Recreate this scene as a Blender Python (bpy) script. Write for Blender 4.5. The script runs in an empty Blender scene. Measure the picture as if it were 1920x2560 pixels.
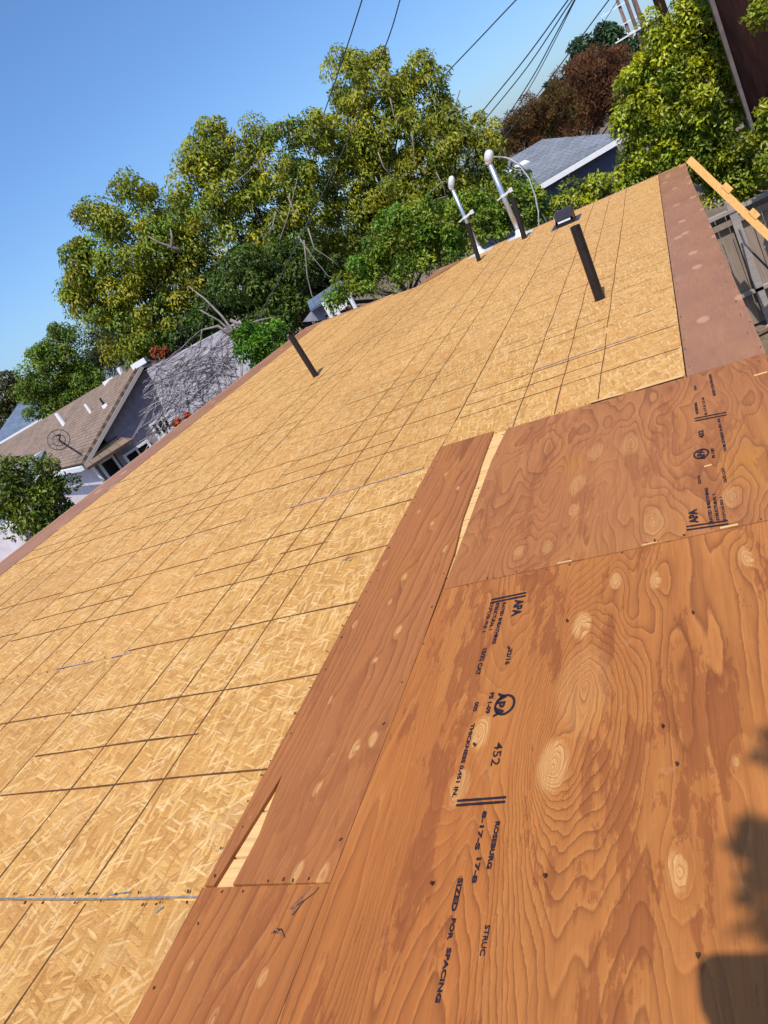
import bpy, math, random
import numpy as np
from mathutils import Matrix, Vector, Euler
random.seed(7); rng = np.random.default_rng(11)
S = bpy.context.scene
COL = S.collection

# ---------------------------------------------------------------- camera, sky, sun, exposure
CAMZ = 4.0
cam = bpy.data.cameras.new('camera'); cob = bpy.data.objects.new('camera', cam); COL.objects.link(cob)
cob.matrix_world = Matrix(((0.829464, 0.300502, 0.470838, 0), (0.287659, 0.492749, -0.821249, 0),
                           (-0.478792, 0.816637, 0.322276, CAMZ), (0, 0, 0, 1)))
cam.sensor_fit = 'VERTICAL'; cam.sensor_height = 36.0; cam.lens = 36.0 * 1850 / 2560
cam.clip_start = 0.05; cam.clip_end = 2000
S.camera = cob
W = bpy.data.worlds.new('World'); S.world = W; W.use_nodes = True
wn = W.node_tree.nodes; bg = wn['Background']
sky = wn.new('ShaderNodeTexSky'); sky.sky_type = 'NISHITA'; sky.sun_disc = False
SUN_EL, SUN_AZ = math.radians(57.9), math.radians(171.2)
sky.sun_elevation = SUN_EL; sky.sun_rotation = SUN_AZ
sky.air_density = 1.0; sky.dust_density = 1.5; sky.ozone_density = 10.0; sky.altitude = 0
hs = wn.new('ShaderNodeHueSaturation'); hs.inputs['Saturation'].default_value = 1.04
W.node_tree.links.new(sky.outputs[0], hs.inputs['Color']); W.node_tree.links.new(hs.outputs[0], bg.inputs[0]); bg.inputs[1].default_value = 0.15
sl = bpy.data.lights.new('sun', 'SUN'); sl.energy = 4.15; sl.angle = math.radians(0.53); sl.color = (1.0, 0.95, 0.86)
so = bpy.data.objects.new('sun', sl); COL.objects.link(so)
sdir = Vector((math.cos(SUN_EL) * math.sin(SUN_AZ), math.cos(SUN_EL) * math.cos(SUN_AZ), math.sin(SUN_EL)))
so.rotation_euler = sdir.to_track_quat('Z', 'Y').to_euler(); so.location = (2, -6, 14)
S.view_settings.view_transform = 'Standard'; S.view_settings.look = 'None'
S.view_settings.exposure = 0.28; S.view_settings.gamma = 1.0; S.view_settings.use_curve_mapping = False
S.render.engine = 'CYCLES'
S.cycles.max_bounces = 4; S.cycles.diffuse_bounces = 2; S.cycles.glossy_bounces = 2; S.cycles.transmission_bounces = 3

# ---------------------------------------------------------------- helpers
def tag(o, label=None, cat=None, group=None, kind=None):
    if label: o['label'] = label
    if cat: o['category'] = cat
    if group: o['group'] = group
    if kind: o['kind'] = kind
    return o
def empty(name, loc, label=None, cat=None, group=None):
    o = bpy.data.objects.new(name, None); COL.objects.link(o); o.location = loc; o.empty_display_size = .2
    return tag(o, label, cat, group)
def par(o, root):
    o.parent = root
    if root.type == 'EMPTY': o.matrix_parent_inverse = root.matrix_basis.inverted()
class MB:
    def __init__(s): s.v = []; s.f = []
    def add(s, vs, fs):
        k = len(s.v); s.v += [tuple(p) for p in vs]; s.f += [tuple(i + k for i in q) for q in fs]; return s
    def box(s, c, d, m=None):
        x, y, z = d[0] / 2, d[1] / 2, d[2] / 2
        vs = [Vector(p) for p in ((-x,-y,-z),(x,-y,-z),(x,y,-z),(-x,y,-z),(-x,-y,z),(x,-y,z),(x,y,z),(-x,y,z))]
        if m is not None: vs = [m @ p for p in vs]
        vs = [p + Vector(c) for p in vs]
        return s.add(vs, ((0,3,2,1),(4,5,6,7),(0,1,5,4),(1,2,6,5),(2,3,7,6),(3,0,4,7)))
    def prism(s, poly, z0, z1):
        n = len(poly)
        vs = [(p[0], p[1], z0) for p in poly] + [(p[0], p[1], z1) for p in poly]
        fs = [tuple(range(n - 1, -1, -1)), tuple(range(n, 2 * n))] + [(i, (i+1) % n, n + (i+1) % n, n + i) for i in range(n)]
        return s.add(vs, fs)
    def slab(s, pts, th):
        pts = [Vector(p) for p in pts]; n = len(pts)
        nr = (pts[1] - pts[0]).cross(pts[2] - pts[0]).normalized()
        vs = pts + [p - nr * th for p in pts]
        fs = [tuple(range(n)), tuple(range(2 * n - 1, n - 1, -1))] + [((i+1) % n, i, n + i, n + (i+1) % n) for i in range(n)]
        return s.add(vs, fs)
    def tube(s, pts, rad, n=8, cap=True):
        pts = [Vector(p) for p in pts]
        if not hasattr(rad, '__len__'): rad = [rad] * len(pts)
        vs = []; prev = None
        for i, p in enumerate(pts):
            d = (pts[min(i+1, len(pts)-1)] - pts[max(i-1, 0)]).normalized()
            if prev is None:
                a = Vector((0, 0, 1)) if abs(d.z) < .9 else Vector((1, 0, 0)); x = d.cross(a).normalized()
            else: x = (prev - d * prev.dot(d)).normalized()
            prev = x; y = d.cross(x)
            for k in range(n):
                t = 2 * math.pi * k / n; vs.append(p + (x * math.cos(t) + y * math.sin(t)) * rad[i])
        fs = []
        for i in range(len(pts) - 1):
            for k in range(n):
                a, b = i * n + k, i * n + (k + 1) % n; fs.append((a, b, b + n, a + n))
        if cap: fs += [tuple(range(n - 1, -1, -1)), tuple(range((len(pts)-1) * n, len(pts) * n))]
        return s.add(vs, fs)
    def lathe(s, c, prof, n=14, m=None):
        vs = []
        for r, z in prof:
            for k in range(n):
                t = 2 * math.pi * k / n; p = Vector((r * math.cos(t), r * math.sin(t), z))
                if m is not None: p = m @ p
                vs.append(p + Vector(c))
        fs = [(i*n+k, i*n+(k+1) % n, (i+1)*n+(k+1) % n, (i+1)*n+k) for i in range(len(prof)-1) for k in range(n)]
        fs += [tuple(range(n-1, -1, -1)), tuple(range((len(prof)-1)*n, len(prof)*n))]
        return s.add(vs, fs)
    def ring(s, c, r, w, n=28, z=0, sy=1):
        vs = []
        for k in range(n):
            t = 2 * math.pi * k / n
            for q in (r - w / 2, r + w / 2): vs.append((c[0] + q * math.cos(t), c[1] + q * sy * math.sin(t), z))
        return s.add(vs, [(2*k, 2*k+1, (2*k+3) % (2*n), (2*k+2) % (2*n)) for k in range(n)])
    def build(s, name, mat, root=None, mw=None, smooth=False):
        me = bpy.data.meshes.new(name); me.from_pydata([tuple(p) for p in s.v], [], s.f)
        if mat: me.materials.append(mat)
        if smooth: me.polygons.foreach_set('use_smooth', [True] * len(me.polygons))
        me.update()
        o = bpy.data.objects.new(name, me); COL.objects.link(o)
        if mw is not None: o.matrix_basis = mw
        if root is not None: par(o, root)
        return o

# --- node helpers
class NT:
    def __init__(s, name):
        s.m = bpy.data.materials.new(name); s.m.use_nodes = True; s.t = s.m.node_tree; s.n = s.t.nodes
        s.b = s.n['Principled BSDF']; s.out = s.n['Material Output']
    def L(s, a, b): s.t.links.new(a, b)
    def put(s, sock, v):
        if isinstance(v, bpy.types.NodeSocket): s.L(v, sock)
        else:
            if sock.type == 'RGBA' and len(v) == 3: v = (*v, 1)
            sock.default_value = v
    def coord(s, which='Object'): return s.n.new('ShaderNodeTexCoord').outputs[which]
    def math(s, op, a, b=0.0, c=0.0, clamp=False):
        n = s.n.new('ShaderNodeMath'); n.operation = op; n.use_clamp = clamp
        for i, v in enumerate((a, b, c)): s.put(n.inputs[i], v)
        return n.outputs[0]
    def vm(s, op, a, b=(0, 0, 0), out=0):
        n = s.n.new('ShaderNodeVectorMath'); n.operation = op; s.put(n.inputs[0], a); s.put(n.inputs[1], b); return n.outputs[out]
    def mapping(s, v, scale=(1, 1, 1), rot=(0, 0, 0), loc=(0, 0, 0)):
        n = s.n.new('ShaderNodeMapping'); s.L(v, n.inputs[0]); s.put(n.inputs[1], loc); s.put(n.inputs[2], rot); s.put(n.inputs[3], scale); return n.outputs[0]
    def noise(s, v, scale, detail=3, rough=.5, dist=0, dims='3D', col=False):
        n = s.n.new('ShaderNodeTexNoise'); n.noise_dimensions = dims; s.L(v, n.inputs['Vector'])
        n.inputs['Scale'].default_value = scale; n.inputs['Detail'].default_value = detail
        n.inputs['Roughness'].default_value = rough; n.inputs['Distortion'].default_value = dist
        return n.outputs['Color' if col else 'Fac']
    def noise2(s, v, scale, detail=3, rough=.5, dist=0, col=False): return s.noise(v, scale, detail, rough, dist, '2D', col)
    def vor(s, v, scale, feature='F1', out='Color', rnd=1.0):
        n = s.n.new('ShaderNodeTexVoronoi'); n.voronoi_dimensions = '2D'; n.feature = feature; s.L(v, n.inputs['Vector'])
        n.inputs['Scale'].default_value = scale; n.inputs['Randomness'].default_value = rnd; return n.outputs[out]
    def ramp(s, v, stops, interp='LINEAR'):
        n = s.n.new('ShaderNodeValToRGB'); n.color_ramp.interpolation = interp; s.put(n.inputs[0], v); e = n.color_ramp.elements
        while len(e) < len(stops): e.new(0.5)
        for q, (p, c) in zip(e, stops): q.position = p; q.color = (*c, 1) if len(c) == 3 else c
        return n.outputs[0]
    def mix(s, f, a, b, mode='MIX'):
        n = s.n.new('ShaderNodeMix'); n.data_type = 'RGBA'; n.blend_type = mode
        s.put(n.inputs[0], f); s.put(n.inputs[6], a); s.put(n.inputs[7], b); return n.outputs[2]
    def smooth(s, v, lo, hi):
        n = s.n.new('ShaderNodeMapRange'); n.interpolation_type = 'SMOOTHSTEP'; s.put(n.inputs[0], v)
        n.inputs[1].default_value = lo; n.inputs[2].default_value = hi; return n.outputs[0]
    def bump(s, h, strength=.3, dist=.01):
        n = s.n.new('ShaderNodeBump'); n.inputs['Strength'].default_value = strength; n.inputs['Distance'].default_value = dist
        s.L(h, n.inputs['Height']); s.L(n.outputs[0], s.b.inputs['Normal'])
    def done(s, col, rough=.7, spec=.3, metal=0):
        s.put(s.b.inputs['Base Color'], col); s.put(s.b.inputs['Roughness'], rough)
        s.b.inputs['Specular IOR Level'].default_value = spec; s.b.inputs['Metallic'].default_value = metal
        return s.m
def sepx(n, v, i):
    q = n.n.new('ShaderNodeSeparateXYZ'); n.L(v, q.inputs[0]); return q.outputs[i]
def objrand(n): return n.n.new('ShaderNodeObjectInfo').outputs['Random']

def plain(name, col, rough=.7, spec=.3, metal=0, var=.18, scale=9, bump=0):
    n = NT(name); c = n.coord(); k = n.noise(c, scale, 4, .6)
    n_lo = tuple(x * (1 - var) for x in col); n_hi = tuple(min(1, x * (1 + var)) for x in col)
    if bump: n.bump(n.noise(c, scale * 6, 3), bump, .01)
    return n.done(n.ramp(k, [(.3, n_lo), (.7, n_hi)]), rough, spec, metal)

# --- oriented strand board
def mat_osb():
    n = NT('oriented_strand_board'); c = n.coord(); r = objrand(n)
    off = n.n.new('ShaderNodeCombineXYZ'); n.L(n.math('MULTIPLY', r, 37.0), off.inputs[0]); n.L(n.math('MULTIPLY', r, 91.0), off.inputs[1])
    p0 = n.vm('ADD', c, off.outputs[0])
    wob = n.noise2(p0, 14, 3, .6, col=True)
    p = n.vm('ADD', p0, n.vm('MULTIPLY', n.vm('SUBTRACT', wob, (.5, .5, .5)), (.009, .009, 0)))
    val = None; edg = None; bright = None
    for i, (ang, ln, wd) in enumerate(((40, 8, 62), (14, 9, 75), (66, 10, 70), (-24, 11, 85), (98, 12, 80))):
        q = n.mapping(p, rot=(0, 0, math.radians(-ang)), loc=(i * 3.1, i * 1.7, 0)); q = n.mapping(q, scale=(ln, wd, 1))
        vn_ = n.n.new('ShaderNodeTexVoronoi'); vn_.voronoi_dimensions = '2D'; n.L(q, vn_.inputs['Vector']); vn_.inputs['Scale'].default_value = 1.0
        cs = n.n.new('ShaderNodeSeparateXYZ'); n.L(vn_.outputs['Color'], cs.inputs[0]); d = vn_.outputs['Distance']
        b = n.math('MULTIPLY', n.math('GREATER_THAN', cs.outputs[2], .91), n.math('SUBTRACT', 1, n.smooth(d, .22, .42)))
        bright = b if bright is None else n.math('MAXIMUM', bright, b)
        if val is None: val, edg = cs.outputs[0], d
        else:
            k = n.math('MULTIPLY', n.math('GREATER_THAN', cs.outputs[1], .5), n.math('LESS_THAN', d, .62))
            mx = n.n.new('ShaderNodeMix'); mx.data_type = 'FLOAT'; n.L(k, mx.inputs[0]); n.L(val, mx.inputs[2]); n.L(cs.outputs[0], mx.inputs[3]); val = mx.outputs[0]
            mx = n.n.new('ShaderNodeMix'); mx.data_type = 'FLOAT'; n.L(k, mx.inputs[0]); n.L(edg, mx.inputs[2]); n.L(d, mx.inputs[3]); edg = mx.outputs[0]
    fine = n.noise2(n.mapping(p, rot=(0, 0, math.radians(-42)), scale=(26, 260, 1)), 1, 4, .65)
    big = n.noise2(p0, 1.1, 4, .6); dust = n.noise2(p0, 3.7, 5, .7)
    col = n.ramp(val, [(0, (.42, .195, .048)), (.3, (.51, .262, .070)), (.7, (.575, .315, .092)), (1, (.66, .39, .130))])
    col = n.mix(n.math('MULTIPLY', n.smooth(edg, .42, .75), .42), col, (.36, .165, .045))
    col = n.mix(n.math('MULTIPLY', bright, .5), col, (.80, .57, .28))
    col = n.mix(n.math('MULTIPLY', n.smooth(fine, .35, .72), .5), col, n.mix(1.0, col, (.74, .68, .58), 'MULTIPLY'))
    col = n.mix(n.math('MULTIPLY', n.smooth(big, .38, .68), .28), col, (.60, .30, .09))
    col = n.mix(n.math('MULTIPLY', n.smooth(dust, .55, .8), .22), col, (.66, .49, .30))
    r2 = n.math('FRACT', n.math('MULTIPLY', r, 7.31))
    col = n.mix(n.math('MULTIPLY', r2, .55), col, n.mix(1.0, col, (.84, .80, .76), 'MULTIPLY'))
    n.bump(n.math('SUBTRACT', n.math('ADD', n.math('MULTIPLY', val, .7), n.math('MULTIPLY', fine, .35)), n.math('MULTIPLY', n.smooth(edg, .35, .7), .6)), .55, .004)
    return n.done(col, .62, .3)

# --- construction plywood with cathedral grain and knots; knots = (u, v, radius, pull)
def mat_ply(name, knots, base=(.385, .127, .027), dark=(.150, .042, .010), pale=(.53, .235, .062), seed=0, stain=.5, uf=2.6, vf=.62, rings=13, straight=5.0, film=0.0):
    n = NT(name); c = n.coord()
    wob = n.noise2(n.mapping(c, scale=(11, 3.6, 1), loc=(seed * 7.3, seed, 0)), 1, 5, .62, col=True)
    p = n.vm('ADD', c, n.vm('MULTIPLY', n.vm('SUBTRACT', wob, (.5, .5, .5)), (.028, .07, 0)))
    F = n.noise2(n.mapping(p, scale=(uf, vf, 1), loc=(seed * 3.7, seed * 1.9, 0)), 1, 2, .45)
    F = n.math('ADD', n.math('MULTIPLY', F, rings * .55), n.math('MULTIPLY', sepx(n, p, 0), straight))
    core = None
    flat = n.vm('MULTIPLY', p, (1, .42, 0))
    for (u, v, r, k, cs) in knots:
        d = n.vm('DISTANCE', flat, (u, v * .42, 0), out=1)
        g = n.math('DIVIDE', d, r)
        F = n.math('ADD', F, n.math('MULTIPLY', n.math('POWER', 2.718, n.math('MULTIPLY', g, -.55)), k))
        if not cs: continue
        cc = n.math('MULTIPLY', n.math('SUBTRACT', 1, n.smooth(g, .55, 1.0)), cs)
        core = cc if core is None else n.math('MAXIMUM', core, cc)
    fr = n.math('FRACT', F)
    dens = n.noise2(n.mapping(c, scale=(2.6, .9, 1), loc=(seed * 9.1, seed * 4.3, 0)), 1, 2, .5)
    line = n.math('MULTIPLY', n.math('POWER', fr, 4.5), n.math('SUBTRACT', 1, n.smooth(fr, .92, 1.0)))
    line = n.math('MULTIPLY', line, n.math('ADD', .38, n.math('MULTIPLY', n.smooth(dens, .36, .58), .62)))
    fib = n.noise2(n.mapping(c, scale=(230, 8, 1)), 1, 4, .65)
    streak = n.noise2(n.mapping(p, scale=(46, 1.6, 1), loc=(seed * 1.3, 0, 0)), 1, 5, .6)
    st = n.noise2(n.mapping(p, scale=(6.5, 1.3, 1), loc=(seed * 5.1, 3, 0)), 1, 8, .72)
    tone = n.noise2(n.mapping(c, scale=(2.2, 1.0, 1), loc=(seed * 2.2, 8, 0)), 1, 3, .5)
    band = n.vor(n.mapping(p, scale=(3.2, .55, 1), loc=(seed * 2.9, 1, 0)), 1, 'F1', 'Color')
    col = n.ramp(tone, [(.3, tuple(x * .88 for x in base)), (.55, base), (.75, (base[0] * 1.12, base[1] * 1.2, base[2] * .75))])
    col = n.mix(n.math('MULTIPLY', n.smooth(sepx(n, band, 0), .2, .8), .22), col, pale)
    col = n.mix(n.math('MULTIPLY', n.math('SUBTRACT', 1, n.smooth(fr, 0, .25)), .22), col, pale)
    sm = n.math('MULTIPLY', n.smooth(st, .55, .575), stain)
    col = n.mix(sm, col, (dark[0] * 1.5, dark[1] * 1.45, dark[2] * 1.5))
    col = n.mix(n.math('MULTIPLY', n.smooth(streak, .42, .72), .42), col, n.mix(.5, col, dark))
    col = n.mix(n.math('MULTIPLY', line, .88), col, dark)
    col = n.mix(n.math('MULTIPLY', n.smooth(fib, .35, .75), .30), col, n.mix(1.0, col, (.62, .56, .5), 'MULTIPLY'))
    if core is not None:
        crings = n.math('FRACT', n.math('MULTIPLY', F, 1.5))
        kc = n.ramp(crings, [(0, (.66, .39, .155)), (.6, (.58, .31, .105)), (1, (.34, .14, .042))])
        kc = n.mix(n.math('MULTIPLY', n.smooth(fib, .35, .7), .35), kc, (.40, .17, .05))
        col = n.mix(n.math('MULTIPLY', core, .72), col, kc)
    # scuffs and dust
    sc1 = n.noise2(n.mapping(c, scale=(16, 16, 1), rot=(0, 0, .6)), 1, 6, .75)
    col = n.mix(n.math('MULTIPLY', n.smooth(sc1, .62, .78), .16), col, (.62, .40, .25))
    if film: col = n.mix(film, col, (.37, .185, .115))
    n.bump(n.math('SUBTRACT', n.math('ADD', n.math('MULTIPLY', fib, .5), n.math('MULTIPLY', streak, .5)), n.math('MULTIPLY', line, 1.2)), .45, .003)
    return n.done(col, .55, .32)

def mat_eave():
    n = NT('smooth_eave_plywood'); c = n.coord(); r = objrand(n)
    p = n.vm('ADD', c, n.mapping(c, scale=(0, 0, 0)))
    g = n.noise2(n.mapping(p, scale=(70, 5, 1)), 1, 4, .6); big = n.noise2(p, 1.6, 3, .5)
    col = n.ramp(big, [(.3, (.30, .132, .058)), (.7, (.355, .162, .076))])
    col = n.mix(n.math('MULTIPLY', n.smooth(g, .3, .7), .4), col, (.225, .098, .052))
    stn = n.noise2(n.mapping(p, scale=(4, 1.5, 1)), 1, 6, .7); col = n.mix(n.math('MULTIPLY', n.smooth(stn, .52, .6), .35), col, (.235, .105, .058))
    # filled knot patches, lighter footballs
    q = n.mapping(p, scale=(5.0, 3.0, 1)); cellv = n.vor(q, 1, 'F1', 'Distance'); pick = sepx(n, n.vor(q, 1, 'F1', 'Color'), 0)
    k = n.math('MULTIPLY', n.math('SUBTRACT', 1, n.smooth(cellv, .12, .2)), n.math('GREATER_THAN', pick, .5))
    col = n.mix(n.math('MULTIPLY', k, .55), col, (.55, .29, .17))
    return n.done(col, .5, .4)

def mat_lumber(name, col=(.55, .27, .085), along=1):
    n = NT(name); c = n.coord(); sc = [60, 60, 60]; sc[along] = 3
    g = n.noise(n.mapping(c, scale=tuple(sc)), 1, 4, .6)
    return n.done(n.ramp(g, [(.3, tuple(x * .72 for x in col)), (.6, col), (.8, tuple(min(1, x * 1.15) for x in col))]), .65, .25)

def mat_shingle(name, col, row=.14, axis=1, tab=.3):
    n = NT(name); c = n.coord('UV')
    b = n.n.new('ShaderNodeTexBrick'); n.L(c, b.inputs[0]); b.inputs['Scale'].default_value = 1
    b.inputs['Brick Width'].default_value = tab; b.inputs['Row Height'].default_value = row; b.inputs['Mortar Size'].default_value = .012
    b.inputs['Mortar Smooth'].default_value = .4; b.inputs['Bias'].default_value = 0
    b.inputs['Color1'].default_value = (*[x * .75 for x in col], 1); b.inputs['Color2'].default_value = (*[x * 1.2 for x in col], 1)
    b.inputs['Mortar'].default_value = (*[x * .3 for x in col], 1)
    sp = n.noise(n.mapping(c, scale=(60, 60, 60)), 1, 3); k = n.noise(n.mapping(c, scale=(.5, .9, 1)), 1, 4, .6)
    col2 = n.mix(n.math('MULTIPLY', n.smooth(sp, .3, .7), .4), b.outputs[0], tuple(x * .6 for x in col))
    col2 = n.mix(n.math('MULTIPLY', n.smooth(k, .35, .7), .4), col2, tuple(x * 1.25 for x in col))
    n.bump(n.math('SUBTRACT', 1, b.outputs['Fac']), .6, .012)
    return n.done(col2, .9, .15)

def mat_leaf(name, trans=.35, gloss=.45):
    n = NT(name); a = n.n.new('ShaderNodeAttribute'); a.attribute_name = 'tint'
    n.done(a.outputs['Color'], gloss, .35)
    tr = n.n.new('ShaderNodeBsdfTranslucent'); n.L(n.mix(1, a.outputs['Color'], (1.0, 1.0, .45), 'MULTIPLY'), tr.inputs[0])
    mx = n.n.new('ShaderNodeMixShader'); mx.inputs[0].default_value = trans
    n.L(n.b.outputs[0], mx.inputs[1]); n.L(tr.outputs[0], mx.inputs[2]); n.L(mx.outputs[0], n.out.inputs[0]); return n.m

def mat_bark(name, col):
    n = NT(name); c = n.coord(); k = n.noise(n.mapping(c, scale=(14, 14, 2.2)), 1, 5, .65)
    n.bump(k, .8, .03); return n.done(n.ramp(k, [(.3, tuple(x * .5 for x in col)), (.7, tuple(x * 1.3 for x in col))]), .9, .15)

M = dict(
    osb=mat_osb(), eave=mat_eave(),
    ink=plain('stamp_ink', (.018, .013, .02), .7, .2, var=.3, scale=120),
    line=plain('printed_line', (.115, .052, .023), .8, .1, var=.5, scale=40),
    chalk=plain('blue_chalk', (.16, .18, .21), .9, .1, var=.4, scale=60),
    chalk2=plain('faded_chalk', (.36, .24, .20), .9, .1, var=.3, scale=60),
    nail=plain('rusty_nail', (.05, .022, .012), .6, .4, var=.4, scale=90),
    lath=mat_lumber('pale_sheathing_board', (.70, .43, .18), 0),
    lumber=mat_lumber('raw_lumber', (.80, .42, .14), 2),
    fascia=mat_lumber('fascia_board', (.50, .25, .13), 1),
    deck=plain('gap_shade', (.05, .035, .025), .9),
    stucco=plain('stucco', (.45, .38, .33), .9, .1, scale=20, bump=.3),
    abs=plain('black_plastic_pipe', (.014, .009, .009), .42, .4, var=.3, scale=14),
    galv=plain('galvanised_steel', (.50, .53, .58), .32, .5, .75, var=.2, scale=8),
    white=plain('white_paint', (.72, .72, .74), .5, .4, var=.06),
    whitemetal=plain('pale_flashing', (.66, .68, .70), .4, .5, .3, var=.1),
    hood=plain('dark_vent_metal', (.035, .025, .03), .45, .5, .2),
    rubber=plain('black_cable', (.055, .06, .075), .6, .3),
    greycable=plain('grey_cable', (.42, .42, .45), .5, .3),
    shingle_tan=mat_shingle('tan_shingles', (.235, .165, .125), .13),
    shingle_grey=mat_shingle('blue_grey_shingles', (.185, .20, .235), .14),
    shingle_blue=mat_shingle('slate_blue_shingles', (.13, .17, .24), .15),
    lilac=plain('lilac_grey_stucco', (.27, .24, .285), .9, .1, scale=6),
    sidingblue=plain('dark_blue_wall', (.06, .075, .13), .8, .2),
    paleplaster=plain('pale_plaster', (.62, .55, .58), .85, .1, scale=5),
    glass=plain('window_glass', (.012, .014, .016), .06, .6, var=.3, scale=2),
    fence=mat_lumber('weathered_fence', (.29, .225, .175), 2),
    fencecap=mat_lumber('weathered_rail', (.34, .30, .28), 0),
    dirt=None, rock=plain('grey_rock', (.33, .32, .31), .9, .1, scale=12, bump=.5),
    scrap=mat_lumber('scrap_wood', (.24, .16, .10), 0),
    bark_grey=mat_bark('grey_bark', (.12, .10, .085)), bark_dark=mat_bark('dark_bark', (.055, .042, .034)),
    twig=mat_bark('pale_dead_twig', (.24, .20, .175)), pole=mat_bark('creosote_pole', (.026, .010, .008)),
    polegrey=mat_bark('weathered_pole', (.19, .12, .10)), strip=plain('pale_riser', (.13, .10, .095), .7),
    leaf=mat_leaf('leaf', .34), leafgloss=mat_leaf('glossy_leaf', .30, .35), dry=mat_leaf('rust_leaf', .2, .7),
    twigdark=mat_bark('brown_twig', (.22, .11, .08)), vine=mat_bark('dry_vine', (.30, .26, .27)), vine_shadow=mat_bark('dark_vine_shadow', (.06, .05, .06)),
)
def mat_dirt():
    n = NT('dry_ground'); c = n.coord(); a = n.noise(c, .6, 6, .65); b = n.noise(c, 7, 5, .7)
    col = n.ramp(a, [(.35, (.13, .095, .065)), (.6, (.22, .17, .115)), (.75, (.10, .11, .045))])
    col = n.mix(n.math('MULTIPLY', n.smooth(b, .4, .65), .5), col, (.07, .05, .035)); n.bump(b, .7, .05)
    return n.done(col, .95, .1)
M['dirt'] = mat_dirt()

# ---------------------------------------------------------------- ground
g = MB().add([(-600, -600, 0), (600, -600, 0), (600, 600, 0), (-600, 600, 0)], [(0, 1, 2, 3)]).build('ground', M['dirt']); tag(g, kind='structure')

# ---------------------------------------------------------------- our house: low-slope roof, frame (u right/down-slope, v forward, w normal)
TILT = math.radians(4.5); HH = 1.25
Rw = Vector((math.cos(TILT), 0, -math.sin(TILT))); Nw = Vector((math.sin(TILT), 0, math.cos(TILT))); Yw = Vector((0, 1, 0))
OR = Vector((0, 0, CAMZ)) - HH * Nw
RM = Matrix(((Rw.x, 0, Nw.x, OR.x), (0, 1, 0, 0), (Rw.z, 0, Nw.z, OR.z), (0, 0, 0, 1)))
def roof(u, v, w=0): return OR + Rw * u + Yw * v + Nw * w
house = empty('house', (-2.7, 4.5, 0), 'low-slope house with bare oriented strand board and plywood roof sheathing', 'house')
FAR = [(-5.62, 10.72), (-4.5, 10.50), (-3.44, 10.06), (-3.32, 11.0), (-2.9, 10.92), (-2.4, 11.03), (-1.2, 11.06), (.185, 11.12)]
def far(u):
    for (a, b), (c, d) in zip(FAR, FAR[1:]):
        if a <= u <= c: return b + (d - b) * (u - a) / (c - a)
    return FAR[-1][1] if u > 0 else FAR[0][1]
NEAR = -3.2
def poly_strip(u0, u1, v0, v1=None):
    """panel between u0..u1, v0..v1, clipped at the far edge when v1 is None"""
    if v1 is None:
        us = [u0] + [p[0] for p in FAR if u0 < p[0] < u1] + [u1]
        return [(u0, v0), (u1, v0)] + [(u, far(min(max(u, -5.62), .185))) for u in reversed(us)]
    return [(u0, v0), (u1, v0), (u1, v1), (u0, v1)]
# deck under the sheathing, near-black to paint shade in the gaps; rim boards, walls
dk = MB().prism([(-5.6, NEAR), (.128, NEAR), (.128, 11.0)] + [(u, v - .05) for u, v in reversed(FAR[:-1])], -.16, -.034).build('rafter_deck', M['deck'], house, RM)
wl = MB()
x0, x1, y0, y1 = -5.25, -.12, -2.9, 9.9
for (a, b) in (((x0, y0), (x1, y0)), ((x1, y0), (x1, y1)), ((x1, y1), (x0, y1)), ((x0, y1), (x0, y0))):
    def zt(x): return roof(x / math.cos(TILT), 0, -.17).z
    wl.add([(a[0], a[1], 0), (b[0], b[1], 0), (b[0], b[1], zt(b[0])), (a[0], a[1], zt(a[0]))], [(0, 1, 2, 3)])
wl.build('wall', M['stucco'], house)
for (a, b) in zip(FAR, FAR[1:]):
    MB().prism([(a[0], a[1] + .001), (b[0], b[1] + .001), (b[0], b[1] + .035), (a[0], a[1] + .035)], -.15, .004).build('rake_board', M['fascia'], house, RM)
MB().prism([(.131, NEAR), (.162, NEAR), (.162, 11.08), (.131, 11.08)], -.19, -.0135).build('fascia', M['fascia'], house, RM)
MB().prism([(-5.665, NEAR), (-5.625, NEAR), (-5.625, 10.7), (-5.665, 10.7)], -.17, -.004).build('fascia', M['fascia'], house, RM)

LW = .0082
def marks(mb, a, b, w=LW, z=.0013, gaps=0.0):
    """thin printed line from a to b on a panel, slightly wavering, with worn gaps"""
    a, b = Vector((*a, 0)), Vector((*b, 0)); d = b - a; ln = d.length; d.normalize(); nrm = Vector((-d.y, d.x, 0))
    k = max(2, int(ln / .12)); ph = random.random() * 9
    pts = [a + d * (ln * i / k) + nrm * (.0022 * math.sin(ph + i * .9)) for i in range(k + 1)]
    for p, q in zip(pts, pts[1:]):
        if random.random() < gaps: continue
        ww = w * random.uniform(.75, 1.15) / 2
        mb.add([p - nrm * ww + Vector((0, 0, z)), q - nrm * ww + Vector((0, 0, z)), q + nrm * ww + Vector((0, 0, z)), p + nrm * ww + Vector((0, 0, z))], [(0, 1, 2, 3)])

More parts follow.
